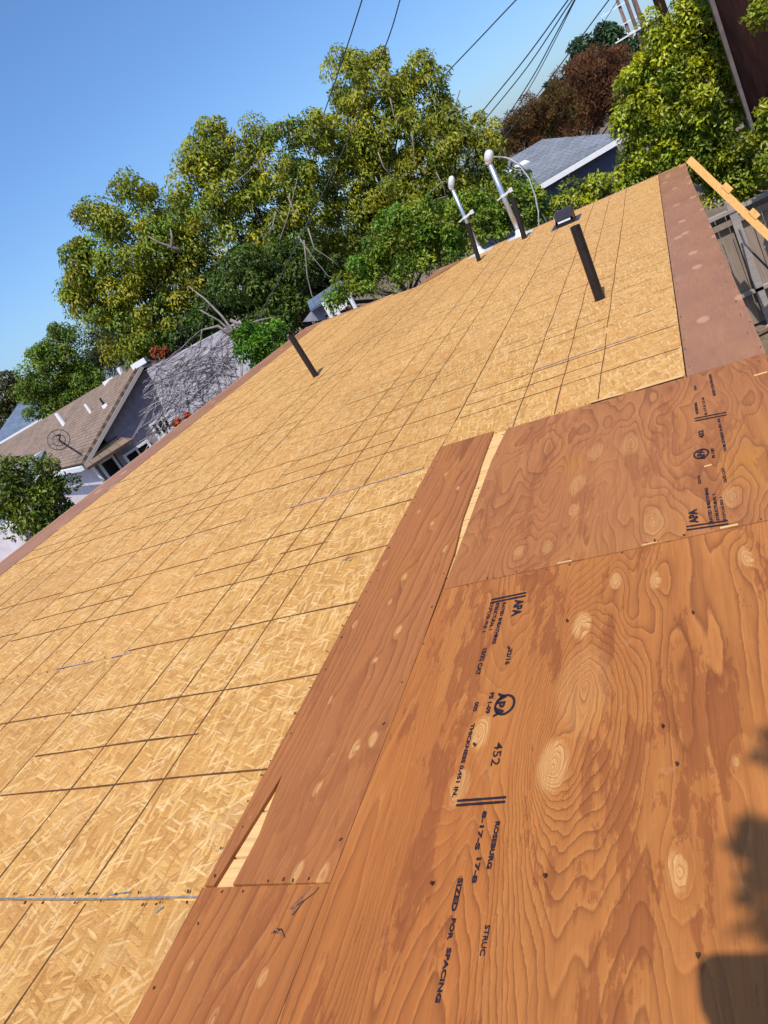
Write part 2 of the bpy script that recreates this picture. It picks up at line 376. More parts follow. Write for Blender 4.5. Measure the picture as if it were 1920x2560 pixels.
G = .0035
nails = MB()
def nail_row(a, b, step=.15, off=.012, w=.002):
    a, b = Vector((*a, 0)), Vector((*b, 0)); d = (b - a); ln = d.length; d.normalize(); nrm = Vector((-d.y, d.x, 0))
    t = random.uniform(.02, step)
    while t < ln:
        p = a + d * t + nrm * off * random.choice((-1, 1)) * random.uniform(.6, 1.4)
        s = random.uniform(.0026, .0045); an = random.uniform(-.6, .6)
        nails.box((p.x, p.y, w), (s, s * random.uniform(1.2, 2.6), .0022), Matrix.Rotation(an, 3, 'Z')); t += step * random.uniform(.55, 1.4)
COURSES = [(-1.405, -.160, [3.47, 4.33, 6.77, 9.21]), (-2.655, -1.405, [-1.555, .887, 3.265, 5.62, 8.06, 10.5]),
           (-3.905, -2.655, [-2.75, -.31, 2.08, 4.52, 6.96, 9.40]), (-5.27, -3.905, [-1.5, .94, 3.38, 5.95, 8.26, 10.45])]
np_ = 0
for ci, (u0, u1, vs) in enumerate(COURSES):
    for i, v0 in enumerate(vs):
        v1 = vs[i + 1] if i + 1 < len(vs) else None
        if ci == 1 and v1 is None: pass
        pol = poly_strip(u0 + G, u1 - G, v0 + G, v1 - G if v1 is not None else None)
        top = random.uniform(-.001, .0006)
        o = MB().prism(pol, -.012, top).build('strand_board_panel', M['osb'], house, RM)
        lm = MB(); um = (u0 + u1) / 2 + random.uniform(-.004, .004)
        def vend(u): return (v1 if v1 is not None else far(u)) - .012
        j = random.uniform(-.012, .012)
        for du in (-.216, 0, .216):
            marks(lm, (um + du + j, v0 + .01), (um + du + j, vend(um + du)), LW * .72, .0014 + top, .004)
        k = 1
        while v0 + k * .4064 < (v1 if v1 is not None else far(um)) - .03:
            v = v0 + k * .4064
            if v < vend(u0 + .02) and v < vend(u1 - .02): marks(lm, (u0 + .02, v), (u1 - .01, v), LW if v < 4.6 else LW * .55, .0016 + top, .004 if v < 4.6 else .3)
            k += 1
        for k in (1, 3):
            v = v0 + k * .6096 - .012
            if v < vend(u0 + .02) - .05: marks(lm, (u0 + .02, v), (u1 - .4, v), LW, .0016 + top, .02)
        q = lm.build('printed_lines', M['line']); q.parent = o; tag(q, kind='stuff')
        nail_row((u0, v0), (u1, v0), .11)
        np_ += 1
# blue chalk snapped along the nearest strand board joint, faded chalk further on
ch = MB(); marks(ch, (-2.62, .888), (-1.415, .888), .0055, .0026, .05); marks(ch, (-1.50, .88), (-1.53, .85), .006, .0026, .3); marks(ch, (-1.73, .895), (-1.66, .905), .005, .0026)
tag(ch.build('chalk_line', M['chalk'], house, RM), kind='stuff')
c2 = MB()
marks(c2, (-2.3, 3.27), (-1.45, 3.268), .012, .0026, .3); marks(c2, (-.98, 4.33), (-.38, 4.33), .016, .0026, .2); marks(c2, (-3.1, 2.085), (-2.6, 2.085), .012, .0026, .3)
tag(c2.build('faded_chalk', M['chalk2'], house, RM), kind='stuff')

# eave strips: smooth brown plywood along the right eave, the left rake and one far piece
for (v0, v1) in ((3.44, 5.2), (5.2, 7.64), (7.64, None)):
    MB().prism(poly_strip(-.157, .168, v0 + .002, v1), -.012, .0008).build('eave_board', M['eave'], house, RM)
for (v0, v1) in ((-3.2, 1.4), (1.4, 3.84), (3.84, 6.28), (6.28, 8.72), (8.72, None)):
    MB().prism(poly_strip(-5.62, -5.273, v0 + .002, v1 - .002 if v1 else None), -.012, .0008).build('eave_board', M['eave'], house, RM)
MB().prism([(-3.40, 10.12), (-3.16, 10.36), (-2.92, 10.905), (-3.30, 10.985)], .0022, .012).build('eave_board', M['eave'], house, RM)

# plywood: sheet A (near), sheet B (to the strand board), strips C, C2 (sliver) and D; pale boards show in the gaps
# knots: (u, v, radius, ring pull, pale core)
KA = [(-.519, 1.715, .032, 5, .9), (-.500, 1.46, .085, 17, .30), (-.55, 1.206, .042, 13, .9), (-.753, 1.339, .032, 6, .9), (-.775, 1.163, .030, 5, .6),
      (-.431, 1.908, .022, 4, .8), (-.316, 1.862, .022, 4, .8), (-.074, 1.897, .024, 4, .8), (-.29, .932, .022, 4, .9), (-.166, 1.187, .010, 2, .5), (-.70, 1.98, .05, -4, 0), (-.25, 1.5, .14, 4, 0), (-.38, 1.72, .06, -4, 0)]
KB = [(-.600, 2.62, .040, 6, .45), (-.597, 2.41, .026, 5, .5), (-.543, 2.888, .04, 5, .4), (-.40, 2.86, .05, 5, .35), (-.333, 2.60, .10, 6, 0), (-.311, 2.19, .045, 5, .35), (-.671, 2.182, .022, 5, .5),
      (-.78, 2.20, .02, 4, .5), (-.80, 2.55, .05, -4, 0), (-.08, 2.25, .035, 4, .45), (-.2, 3.1, .08, -4, 0), (-.85, 3.1, .07, 4, 0), (-.72, 2.75, .05, -4, 0)]
KC = [(-1.16, 1.86, .016, 1.5, .8), (-1.13, 1.33, .016, 1.5, .9), (-1.08, 1.36, .016, 1.5, .9), (-1.30, 1.55, .010, 1, .8), (-1.20, 1.72, .010, 1, .8), (-1.22, 2.6, .012, 1, .7), (-1.17, 2.9, .012, 1, .7), (-1.33, 2.75, .010, 1, .7), (-1.24, 2.2, .016, 1.5, .7), (-1.25, 2.05, .012, 1, .7),
      (-1.144, .945, .016, 1.5, .8), (-1.07, .945, .016, 1.5, .8), (-1.36, 1.95, .012, 1, .7), (-1.10, 2.35, .012, 1, .7), (-1.28, 3.1, .012, 1, .7), (-1.2, 1.2, .012, 1, .7), (-1.37, 2.35, .010, 1, .7)]
KD = [(-1.2, .62, .012, 1.5, .5), (-1.1, .45, .03, 3, 0), (-1.3, .5, .010, 1, .5), (-1.33, .72, .010, 1, .5), (-1.12, .70, .012, 1, .6)]
mA = mat_ply('plywood_sheet_near', KA, seed=1, stain=.6, uf=4.6, vf=.36, rings=34, straight=20)
mB = mat_ply('plywood_sheet_far', KB, base=(.37, .136, .039), dark=(.155, .048, .013), pale=(.48, .205, .060), seed=4, stain=.45, uf=4.2, vf=1.1, rings=26, straight=3)
mC = mat_ply('plywood_strip_wood', KC, base=(.35, .122, .033), dark=(.155, .046, .013), pale=(.44, .175, .052), seed=2, stain=.35, uf=6, vf=.3, rings=11, straight=30)
mD = mat_ply('plywood_strip_near', KD, base=(.36, .122, .029), dark=(.17, .05, .012), pale=(.45, .18, .05), seed=3, stain=.45, uf=4, vf=.32, rings=14, straight=24)
TPW = .0062
vA0 = -.39
A = MB().prism([(-1.0375, vA0), (.166, vA0), (.166, 2.062), (-1.0382, 2.056)], -.012, TPW).build('plywood_sheet', mA, house, RM)
B = MB().prism([(-1.038, 2.063), (.166, 2.069), (.166, 3.43), (-.155, 3.425), (-1.026, 3.464), (-1.045, 3.1), (-1.040, 2.5)], -.012, TPW - .001).build('plywood_sheet', mB, house, RM)
Cc = MB().prism([(-1.322, .920), (-1.0395, .922), (-1.0398, 1.75), (-1.052, 2.3), (-1.078, 2.58), (-1.085, 2.9), (-1.098, 3.15), (-1.103, 3.485), (-1.408, 3.49), (-1.412, .918), (-1.381, .918), (-1.343, 1.26), (-1.318, 1.06)], -.012, TPW).build('plywood_strip', mC, house, RM)
D = MB().prism([(-1.414, -1.55), (-1.0392, -1.55), (-1.0392, .918), (-1.414, .912)], -.012, TPW).build('plywood_strip', mD, house, RM)
A2 = MB().prism([(-1.035, -2.9), (.166, -2.9), (.166, vA0 - .004), (-1.035, vA0 - .004)], -.012, TPW).build('plywood_sheet', mA, house, RM)
for i in range(22):
    v = .72 + i * .143
    MB().prism([(-1.5, v), (-.7, v + .003), (-.7, v + .138), (-1.5, v + .136)], -.03, -.0045 - .0012 * (i % 2)).build('sheathing_board', M['lath'], house, RM)

# nails and splits
for a, b, st in (((-1.405, .9), (-1.405, 3.47), .085), ((-1.38, -.2), (-1.38, .9), .13), ((-1.045, .95), (-1.045, 3.4), .3), ((-1.03, 2.06), (.18, 2.066), .13),
                 ((-1.0, 3.45), (-.16, 3.42), .11), ((-1.38, .915), (-1.06, .915), .05), ((-.157, 3.5), (-.157, 11), .2), ((.145, 2.1), (.145, 9), .25), ((-2.6, .886), (-1.42, .886), .06)):
    nail_row(a, b, st, .014, TPW + .001)
for (u, v) in ((-0.306,1.289), (-0.536,0.924), (-0.222,1.681), (-0.563,1.741), (-0.761,1.293), (-0.779,0.911), (-0.262,0.775), (-0.28,1.178), (-0.313,2.074), (-0.728,1.659)):
    nails.box((u, v, TPW + .004), (.0035, .0035, .010)); nails.box((u + .001, v, TPW + .009), (.006, .006, .002))
nl = nails.build('nail_heads', M['nail'], house, RM); tag(nl, kind='stuff')
sp = MB()
for (u, v, l, w) in ((-.60, 2.069, .05, .006), (-.33, 2.072, .045, .004), (-.10, 2.075, .05, .008), (-.13, 2.50, .025, .008), (.12, 3.2, .05, .01), (-.28, 3.455, .22, .022), (-.52, 3.463, .16, .012)):
    sp.box((u, v, TPW + .0012), (l, w, .0024), Matrix.Rotation(random.uniform(-.06, .06), 3, 'Z'))
tag(sp.build('splintered_edges', M['lath'], house, RM), kind='stuff')

# grade stamps: ink lettering, sub-parts of the plywood sheets
font = None
def text_mesh(body, size=1.0, bold=.02):
    cu = bpy.data.curves.new('t', 'FONT'); cu.body = body; cu.size = size; cu.offset = bold; cu.resolution_u = 3
    ob = bpy.data.objects.new('t', cu); COL.objects.link(ob)
    dg = bpy.context.evaluated_depsgraph_get(); me = bpy.data.meshes.new_from_object(ob.evaluated_get(dg))
    vs = [v.co.copy() for v in me.vertices]; fs = [tuple(p.vertices) for p in me.polygons]
    bpy.data.objects.remove(ob); bpy.data.curves.remove(cu); bpy.data.meshes.remove(me); return vs, fs
def stamp(mb, body, spec, up, z, bold=.025):
    u, v0, v1, h = spec; vs, fs = text_mesh(body, 1.0, bold)
    x0 = min(p.x for p in vs); x1 = max(p.x for p in vs); y1 = max(p.y for p in vs)
    out = []
    for p in vs:
        t = (p.x - x0) / (x1 - x0); q = p.y / y1 * h
        out.append((u + up * q, v0 + (v1 - v0) * t, z))
    mb.add(out, fs)
def bars(mb, p, q, th, gap, z):
    for k in (0, 1):
        a = Vector((p[0], p[1] - k * gap, z)); b = Vector((q[0], q[1] - k * gap, z)); n = 9
        for i in range(n):
            s, e = a.lerp(b, i / n), a.lerp(b, (i + 1) / n); w = th * random.uniform(.85, 1.1) / 2
            mb.add([s + Vector((0, -w, 0)), e + Vector((0, -w, 0)), e + Vector((0, w, 0)), s + Vector((0, w, 0))], [(0, 1, 2, 3)])
sa = MB(); z = TPW + .0015
for body, spec, bo in (('APA', (-0.745,1.905,1.817,0.029), .05), ('RATED SHEATHING', (-0.787,1.903,1.696,0.011), .05), ('STRUCTURAL 1', (-0.811,1.908,1.768,0.011), .05), ('EXPOSURE 1', (-0.832,1.919,1.763,0.011), .03),
        ('32/16', (-0.73,1.659,1.591,0.013), .045), ('15/32 CAT', (-0.814,1.681,1.564,0.013), .05), ('APA', (-0.728,1.478,1.386,0.025), .05), ('PS 1-09', (-0.754,1.483,1.403,0.012), .045),
        ('000', (-0.792,1.454,1.417,0.011), .045), ('THICKNESS 0.451 IN.', (-0.787,1.373,1.136,0.01), .045), ('452', (-0.706,1.297,1.222,0.021), .01), ('8-17-S', (-0.7,1.092,0.991,0.01), .045),
        ('17-8', (-0.691,0.973,0.913,0.01), .045), ('ROSEBURG', (-0.664,1.062,0.945,0.01), .05), ('SIZED', (-0.723,0.926,0.852,0.011), .045), ('FOR', (-0.717,0.838,0.793,0.009), .05), ('SPACING', (-0.713,0.779,0.678,0.009), .05), ('STRUC', (-0.644,0.825,0.765,0.01), .03)):
    stamp(sa, body, spec, 1, z, bo)
bars(sa, (-0.833,1.932), (-0.713,1.934), .010, .017, z); bars(sa, (-0.771,1.125), (-0.651,1.126), .0075, .0125, z)
rc = (-0.704,1.429); sa.ring(rc, .026, .0065, z=z, sy=1.35)
o = sa.build('grade_stamp', M['ink']); o.parent = A; tag(o, kind='stuff')
sb = MB(); z = TPW + .0005
for body, spec, bo in (('APA', (-0.184,2.136,2.224,0.025), .05), ('RATED SHEATHING', (-0.142,2.119,2.346,0.01), .05), ('STRUCTURAL 1', (-0.123,2.122,2.292,0.009), .05), ('EXPOSURE 1', (-0.104,2.116,2.263,0.008), .03),
        ('15/32 CAT', (-0.082,2.353,2.46,0.009), .05), ('32/16', (-0.16,2.383,2.446,0.009), .045), ('APA', (-0.136,2.559,2.642,0.025), .05), ('PS 1-09', (-0.103,2.549,2.628,0.01), .05), ('452', (-0.127,2.738,2.81,0.018), .045),
        ('THICKNESS 0.451 IN.', (-0.063,2.576,2.877,0.009), .05), ('ROSEBURG', (-0.134,2.976,3.096,0.01), .05), ('8-17-S 17-8', (-0.103,2.94,3.127,0.01), .05), ('SIZED FOR SPACING', (-0.059,3.11,3.368,0.01), .05), ('STRUC', (-0.126,3.231,3.288,0.009), .03)):
    stamp(sb, body, spec, -1, z, bo)
bars(sb, (-0.219,2.127), (-0.1,2.11), .009, .020, z); bars(sb, (-0.151,2.936), (-0.035,2.912), .011, .025, z)
sb.ring((-0.146,2.608), .024, .006, z=z, sy=1.5)
o = sb.build('grade_stamp', M['ink']); o.parent = B; tag(o, kind='stuff')

# ---------------------------------------------------------------- vent pipes on the roof
def pipe(name, uv, h, r, lean, label, grp):
    b = roof(*uv, .001); root = empty(name, b, label, 'vent pipe', grp)
    m = MB(); top = Vector(b) + Vector((lean[0], lean[1], h))
    d = (top - Vector(b)); n = 20; vs = []
    m.tube([Vector(b) - d * .05, Vector(b) + d * .5, top], r, n, cap=False)
    m.tube([top - d.normalized() * .002, top - d.normalized() * .2], r * .86, n, cap=False)
    ring = []
    x = d.cross(Vector((0, 1, 0))).normalized(); y = d.normalized().cross(x)
    vs = [top + (x * math.cos(t) + y * math.sin(t)) * q for q in (r * .86, r) for t in [2 * math.pi * k / n for k in range(n)]]
    m.add(vs, [(k, n + k, n + (k + 1) % n, (k + 1) % n) for k in range(n)])
    m.build('pipe', M['abs'], root, smooth=True)
    c = MB(); c.prism([(uv[0] + (r + .006) * math.cos(2 * math.pi * k / 24), uv[1] + (r + .006) * math.sin(2 * math.pi * k / 24)) for k in range(24)], .0004, .0035)
    c.build('roof_cut', M['deck'], root, RM)
    return root
VP = 'black vent pipes standing on the roof'
pipe('vent_pipe', (-3.608, 6.651), .475, .031, (-.015, -.008), 'black plastic vent pipe nearest the left rake of the roof', VP)
pipe('vent_pipe', (-.652, 5.506), .535, .035, (.033, .005), 'tallest-looking black plastic vent pipe, nearest the right eave and the camera', VP)
pipe('vent_pipe', (-2.492, 10.102), .49, .029, (.068, .02), 'black plastic vent pipe beside the shorter steel mast', VP)
pipe('vent_pipe', (-1.90, 10.42), .535, .034, (.07, .013), 'black plastic vent pipe close beside the taller steel mast', VP)

# low dark roof vent
hv = empty('roof_vent', roof(-1.31, 10.25), 'small dark metal hooded roof vent behind the tallest vent pipe', 'roof vent')
MB().prism([(-1.49, 10.0), (-1.13, 10.02), (-1.13, 10.5), (-1.49, 10.48)], .001, .004).build('flashing', M['hood'], hv, RM)
hm = MB(); a = [(-1.42, 10.08, .0045), (-1.20, 10.08, .0045), (-1.20, 10.40, .0045), (-1.42, 10.40, .0045), (-1.42, 10.08, .07), (-1.20, 10.08, .07), (-1.20, 10.30, .16), (-1.42, 10.30, .16), (-1.20, 10.40, .16), (-1.42, 10.40, .16)]
hm.add(a, [(4, 5, 6, 7), (7, 6, 8, 9), (1, 2, 8, 6, 5), (0, 4, 7, 9, 3), (2, 3, 9, 8)]); hm.build('hood', M['hood'], hv, RM)
MB().box((-1.31, 10.075, .052), (.16, .01, .02)).build('louvre_slot', M['white'], hv, RM)
MB().box((-1.31, 10.079, .02), (.20, .006, .03)).build('opening', M['abs'], hv, RM)

# steel service masts with weatherheads
def mast(uv, h, r, label, loop=False):
    b = roof(*uv, 0); root = empty('service_mast', b, label, 'service mast', 'steel service masts at the far roof edge')
    m = MB(); m.tube([b + Vector((0, 0, -.1)), b + Vector((.005, 0, h * .5)), b + Vector((.015, .003, h))], r, 16)
    m.build('conduit', M['galv'], root, smooth=True)
    MB().lathe(b + Vector((0, 0, -.005)), [(r * 3.2, 0), (r * 3.0, .012), (r * 1.6, .045), (r * 1.25, .09), (r * 1.05, .095)], 20).build('roof_jack', M['whitemetal'], root, smooth=True)
    MB().prism([(uv[0] - .17, uv[1] - .13), (uv[0] + .19, uv[1] - .13), (uv[0] + .19, uv[1] + .1), (uv[0] - .17, uv[1] + .1)], .0012, .006).build('flashing', M['whitemetal'], root, RM)
    t = b + Vector((.015, .003, h)); R = r * 1.75
    q = Matrix.Rotation(.55, 3, 'Y')
    w = MB(); w.lathe(t + Vector((-.004, 0, -.03)), [(r * 1.2, 0), (r * 1.3, .03), (r * 1.3, .05)], 16); w.lathe(t + Vector((.0, 0, .012)), [(r * 1.0, -.012), (R * .92, 0), (R * 1.02, .045), (R * .98, .085), (R * .78, .118), (R * .4, .136), (.004, .14)], 18, q); w.build('weatherhead', M['whitemetal'], root, smooth=True)
    MB().lathe(t + Vector((R * .62, 0, .008)), [(R * .30, -.05), (R * .34, -.01), (R * .3, .01)], 12, Matrix.Rotation(1.2, 3, 'Y')).build('weatherhead_lip', M['hood'], root)
    k = MB(); c = b + Vector((.008, 0, h * .55)); k.lathe(c - Vector((0, 0, .018)), [(r * 1.02, 0), (r * 1.3, .002), (r * 1.3, .034), (r * 1.02, .036)], 16)
    k.box(c + Vector((.06, -.02, .008)), (.10, .012, .03), Matrix.Rotation(-.25, 3, 'Y')); k.box(c + Vector((-.06, -.01, -.01)), (.08, .012, .018), Matrix.Rotation(-.25, 3, 'Y'))
    k.box(c + Vector((.125, -.02, .02)), (.05, .02, .055)); k.build('clamp', M['whitemetal'], root)
    if loop:
        pts = [(-2.027,11.371,3.945),(-1.93,11.388,3.868),(-1.845,11.402,3.74),(-1.794,11.41,3.509),(-1.81,11.407,3.253),(-1.855,11.4,3.039),(-1.936,11.387,2.84)]
        MB().tube([t + Vector((.03, 0, .05))] + pts + [Vector(pts[-1]) + Vector((0, .1, -.4))], .0095, 8).build('drip_loop', M['greycable'], root, smooth=True)
    return root
mast((-2.62, 10.88), .96, .026, 'shorter thin steel mast with white weatherhead at the far roof edge')
mast((-2.03, 10.92), 1.05, .036, 'taller steel mast with white weatherhead and looping grey cable', True)

# plank with cleats slanting down from the far right corner of the roof
pk = empty('cleated_plank', (1.5, 11.3, 0), 'bare lumber plank with short cleat blocks slanting down from the far roof corner', 'plank')
p0 = Vector((0.135,11.279,2.75)); p1 = Vector((0.748,10.874,1.336)); dr = (p1 - p0).normalized()
lnp = (p1 - p0).length * 2.3
side = Vector((0, 0, CAMZ)) - p0; side = (side - dr * side.dot(dr)).normalized(); wd = dr.cross(side).normalized()
PMx = Matrix((( wd.x, side.x, dr.x), (wd.y, side.y, dr.y), (wd.z, side.z, dr.z)))
MB().box(p0 + dr * lnp / 2, (.092, .04, lnp), PMx).build('plank', M['lumber'], pk)
sg = 1 if (wd.z > 0) else -1
for k in range(6):
    MB().box(p0 + dr * (.62 + k * .48) + wd * sg * .066 - side * .005, (.075, .07, .13), PMx).build('cleat', M['lumber'], pk)

# fallen twigs lying on the plywood and strand board
def twig(uv, segs, label, r=.0016):
    root = empty('fallen_twig', roof(*uv, .006), label, 'twig', 'dry twigs on the sheathing')
    m = MB()
    for s in segs: m.tube([(uv[0] + a * .55, uv[1] + b * .55, TPW + .002 + c * .8) for a, b, c in s], [r, r * 1.2, r * .7][:len(s)] if len(s) <= 3 else r, 6)
    m.build('stem', M['twigdark'], root, RM)
twig((-1.089,0.864), [[(.035, .03, .03), (.0, .005, .022), (-.05, -.02, .004)], [(.0, .005, .022), (-.03, -.045, .004)], [(.035, .03, .03), (.045, .05, .034)]], 'forked dry twig on the plywood strip near the short joint')
twig((-1.12,0.799), [[(-.02, .01, .006), (.0, .0, .02), (.035, -.02, .004)], [(-.035, -.004, .004), (-.005, .004, .012)], [(-.012, .015, .004), (-.012, -.012, .016)]], 'small curled dry twig on the plywood below the forked one')
twig((-1.585,2.449), [[(-.06, -.03, .004), (.0, .01, .012), (.07, .02, .004)], [(-.05, .02, .004), (.02, .0, .008)]], 'dry twig on the strand board left of the plywood strip')

# unseen flue-like duct, added only to cast a shadow on the near right plywood
fl = empty('shadow_caster_duct', roof(-.058, -.12), 'unseen grey metal duct added to cast a shadow on the plywood', 'shadow caster')
fb = roof(-.058, -.12)
def rrect(w, d, r, n=5):
    out = []
    for cx, cy, a0 in ((w/2-r, d/2-r, 0), (-w/2+r, d/2-r, 90), (-w/2+r, -d/2+r, 180), (w/2-r, -d/2+r, 270)):
        out += [(fb.x + cx + r * math.cos(math.radians(a0 + 90 * k / n)), fb.y + cy + r * math.sin(math.radians(a0 + 90 * k / n))) for k in range(n + 1)]
    return out
MB().prism(rrect(.140, .09, .03), fb.z, fb.z + 1.375).build('duct', M['galv'], fl)
MB().prism(rrect(.150, .10, .032), fb.z + 1.376, fb.z + 1.397).build('cap', M['galv'], fl)

# ---------------------------------------------------------------- foliage
def crown(name, lobes, root, tint, sub, per, leaf, wid, mat, droop=.5, tintvar=.24, top=None, seed=1, dens=4.2, jit=.25, up_=.45):
    """leaf-sized faces on many small clumps (radius about sub) that are scattered over the lobes of a crown"""
    r = np.random.default_rng(seed); cs = []; rs = []
    for x, y, z, R in lobes:
        R = max(R * 1.08 - sub * .3, R * .4); n = int(dens * (R / sub) ** 2) + 3
        d = r.normal(size=(n, 3)); d /= np.linalg.norm(d, axis=1)[:, None]
        cs.append(np.array([x, y, z]) + d * (R * (.40 + .82 * r.random(n) ** .75))[:, None]); rs.append(sub * r.uniform(.4, 1.2, n))
    sc = np.concatenate(cs); sr = np.concatenate(rs); ns = len(sc)
    si = np.repeat(np.arange(ns), per); N = len(si)
    e = r.normal(size=(N, 3)); e[:, 2] += .25; e /= np.linalg.norm(e, axis=1)[:, None]
    pos = sc[si] + e * (sr[si] * (.45 + .6 * r.random(N) ** .7))[:, None] * np.array([1, 1, .8])
    ax = np.cross(e, r.normal(size=(N, 3))) * .8 + e * .5 + r.normal(size=(N, 3)) * .2; ax[:, 2] -= droop; ax /= np.linalg.norm(ax, axis=1)[:, None]
    nr = e + r.normal(size=(N, 3)) * .5 + np.array([0, -.2, up_]); nr -= ax * (nr * ax).sum(1)[:, None]; nr /= np.linalg.norm(nr, axis=1)[:, None] + 1e-9
    bi = np.cross(ax, nr); L = leaf * r.uniform(.55, 1.3, N)[:, None]; Wd = wid * r.uniform(.7, 1.25, N)[:, None]
    V = np.empty((N, 4, 3), np.float32)
    V[:, 0] = pos; V[:, 1] = pos + ax * L * .45 + bi * Wd * .5 + nr * L * .08; V[:, 2] = pos + ax * L - nr * L * .12; V[:, 3] = pos + ax * L * .45 - bi * Wd * .5 + nr * L * .08
    me = bpy.data.meshes.new(name); me.vertices.add(N * 4); me.vertices.foreach_set('co', V.ravel())
    F = np.empty((N, 2, 3), np.int32); b = (np.arange(N) * 4)[:, None]
    F[:, 0] = b + [0, 1, 2]; F[:, 1] = b + [0, 2, 3]
    me.loops.add(N * 6); me.loops.foreach_set('vertex_index', F.ravel())
    me.polygons.add(N * 2); me.polygons.foreach_set('loop_start', np.arange(N * 2, dtype=np.int32) * 3)
    me.update(calc_edges=True)
    t0 = np.array(tint); sv = r.normal(size=ns) * tintvar; lv = r.normal(size=N) * tintvar * .7
    k = np.clip(1 + sv[si] + lv, .35, 1.9)[:, None]; colr = t0[None] * k
    if top is not None:
        mixv = np.clip(r.normal(.5, .4, ns), 0, 1)[si][:, None]; colr = colr * (1 - mixv) + np.array(top)[None] * k * mixv
    c4 = np.ones((N, 4, 4), np.float32); c4[:, :, :3] = np.clip(colr, 0, 1)[:, None, :]
    at = me.color_attributes.new('tint', 'FLOAT_COLOR', 'POINT'); at.data.foreach_set('color', c4.ravel())
    me.materials.append(mat); o = bpy.data.objects.new(name, me); COL.objects.link(o); par(o, root); return o
def limbs(base, lobes, r0, mat, root, fork=.45, seed=1, name='trunk', cols=10):
    r = random.Random(seed); m = MB(); base = Vector(base); L = [Vector(l[:3]) for l in lobes]
    cen = sum(L, Vector()) / len(L); fk = base.lerp(Vector((cen.x * .6 + base.x * .4, cen.y * .6 + base.y * .4, cen.z)), fork)
    r0 *= .62
    pts = [base - Vector((0, 0, .2)), base.lerp(fk, .35) + Vector((r.uniform(-.1, .1), r.uniform(-.1, .1), 0)), base.lerp(fk, .7) + Vector((r.uniform(-.12, .12), 0, 0)), fk]
    m.tube(pts, [r0 * 1.3, r0, r0 * .85, r0 * .75], 10); m.build(name, mat, root, smooth=True)
    b = MB()
    sel = sorted(range(len(L)), key=lambda i: -lobes[i][3])[:cols]
    for i in sel:
        q = L[i]; md = fk.lerp(q, .5) + Vector((r.uniform(-.3, .3), r.uniform(-.3, .3), r.uniform(-.2, .4)))
        b.tube([fk, fk.lerp(md, .5) + Vector((r.uniform(-.1, .1), r.uniform(-.1, .1), r.uniform(0, .15))), md, q], [r0 * .55, r0 * .42, r0 * .28, r0 * .1], 7)
        for k in range(3):
            t = r.uniform(.5, .95); s = md.lerp(q, t); R = lobes[i][3]
            e = s + Vector((r.uniform(-1, 1), r.uniform(-1, 1), r.uniform(-.4, 1))) * R
            b.tube([s, s.lerp(e, .5) + Vector((r.uniform(-.1, .1), r.uniform(-.1, .1), .05)), e], [r0 * .14, r0 * .09, r0 * .03], 5)
    b.build('branches', mat, root, smooth=True)
def tree(name, label, lobes, base, r0, tint, sub, per, leaf, wid, mat='leaf', bark='bark_grey', cat='tree', **kw):
    root = empty(name, base, label, cat); seed = kw.get('seed', 1)
    crown('crown', lobes, root, tint, sub, per, leaf, wid, M[mat], **kw); limbs(base, lobes, r0, M[bark], root, seed=seed); return root
def bare(root, lines, mat, r=.03, name='bare_branch'):
    for pts in lines:
        n = len(pts); MB().tube(pts, [r * (1 - .75 * i / (n - 1)) for i in range(n)], 6).build(name, M[mat], root, smooth=True)

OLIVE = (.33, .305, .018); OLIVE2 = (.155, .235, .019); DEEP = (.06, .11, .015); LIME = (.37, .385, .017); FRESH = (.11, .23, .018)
# left olive tree
TL = [(-12.532,20.468,6.674,0.449),(-12.392,20.553,6.08,0.5),(-12.531,20.469,5.396,0.505),(-13.109,20.104,4.983,0.58),(-12.404,20.546,7.215,0.328),(-13.359,19.938,7.933,0.636),(-14.066,19.446,7.833,0.52),(-14.503,19.123,7.994,0.459),(-14.143,19.39,7.205,0.99),(-15.218,18.559,7.426,0.461),(-15.24,18.54,6.815,0.639),(-13.303,19.976,7.036,0.762),(-12.874,20.255,6.889,0.412),(-13.63,19.754,6.237,0.948),(-15.226,18.552,6.167,0.88),(-14.484,19.137,5.778,1.128),(-13.462,19.869,5.61,0.718),(-12.843,20.274,6.111,0.476),(-15.248,18.534,5.137,0.893),(-14.481,19.139,4.652,0.965),(-15.677,18.172,6.554,0.406),(-13.649,19.741,4.411,0.73),(-15.246,18.535,4.329,0.542),(-15.578,20.816,4.115,0.659),(-14.832,21.354,3.887,0.597),(-14.228,21.762,4.067,0.531)]
t1 = tree('olive_tree', 'leftmost tall olive-green tree behind the tan-roofed neighbour house', TL, (-15.2, 18.6, 0), .26, OLIVE, .42, 160, .14, .055, bark='bark_dark', seed=3, top=OLIVE2, droop=.75, tintvar=.22)
bare(t1, [[(-9.133,14.338,2.745),(-9.345,14.618,3.347),(-9.589,14.878,3.981),(-9.893,15.097,4.513),(-10.227,15.296,4.921)], [(-9.283,14.48,3.316),(-9.477,14.354,3.843),(-9.762,14.161,3.94),(-9.964,14.02,3.637)], [(-9.23,14.514,3.825),(-9.063,14.618,3.566),(-8.744,14.811,3.504),(-8.372,15.025,3.362)], [(-9.252,14.499,3.044),(-9.314,14.46,3.585),(-9.419,14.392,3.951),(-9.603,14.27,4.318)], [(-9.454,14.608,5.576),(-9.551,14.545,5.702),(-9.714,14.436,5.927),(-9.808,14.372,6.124)], [(-9.551,14.545,5.702),(-9.446,14.613,5.892),(-9.402,14.641,6.047)]], 'twig', .045)
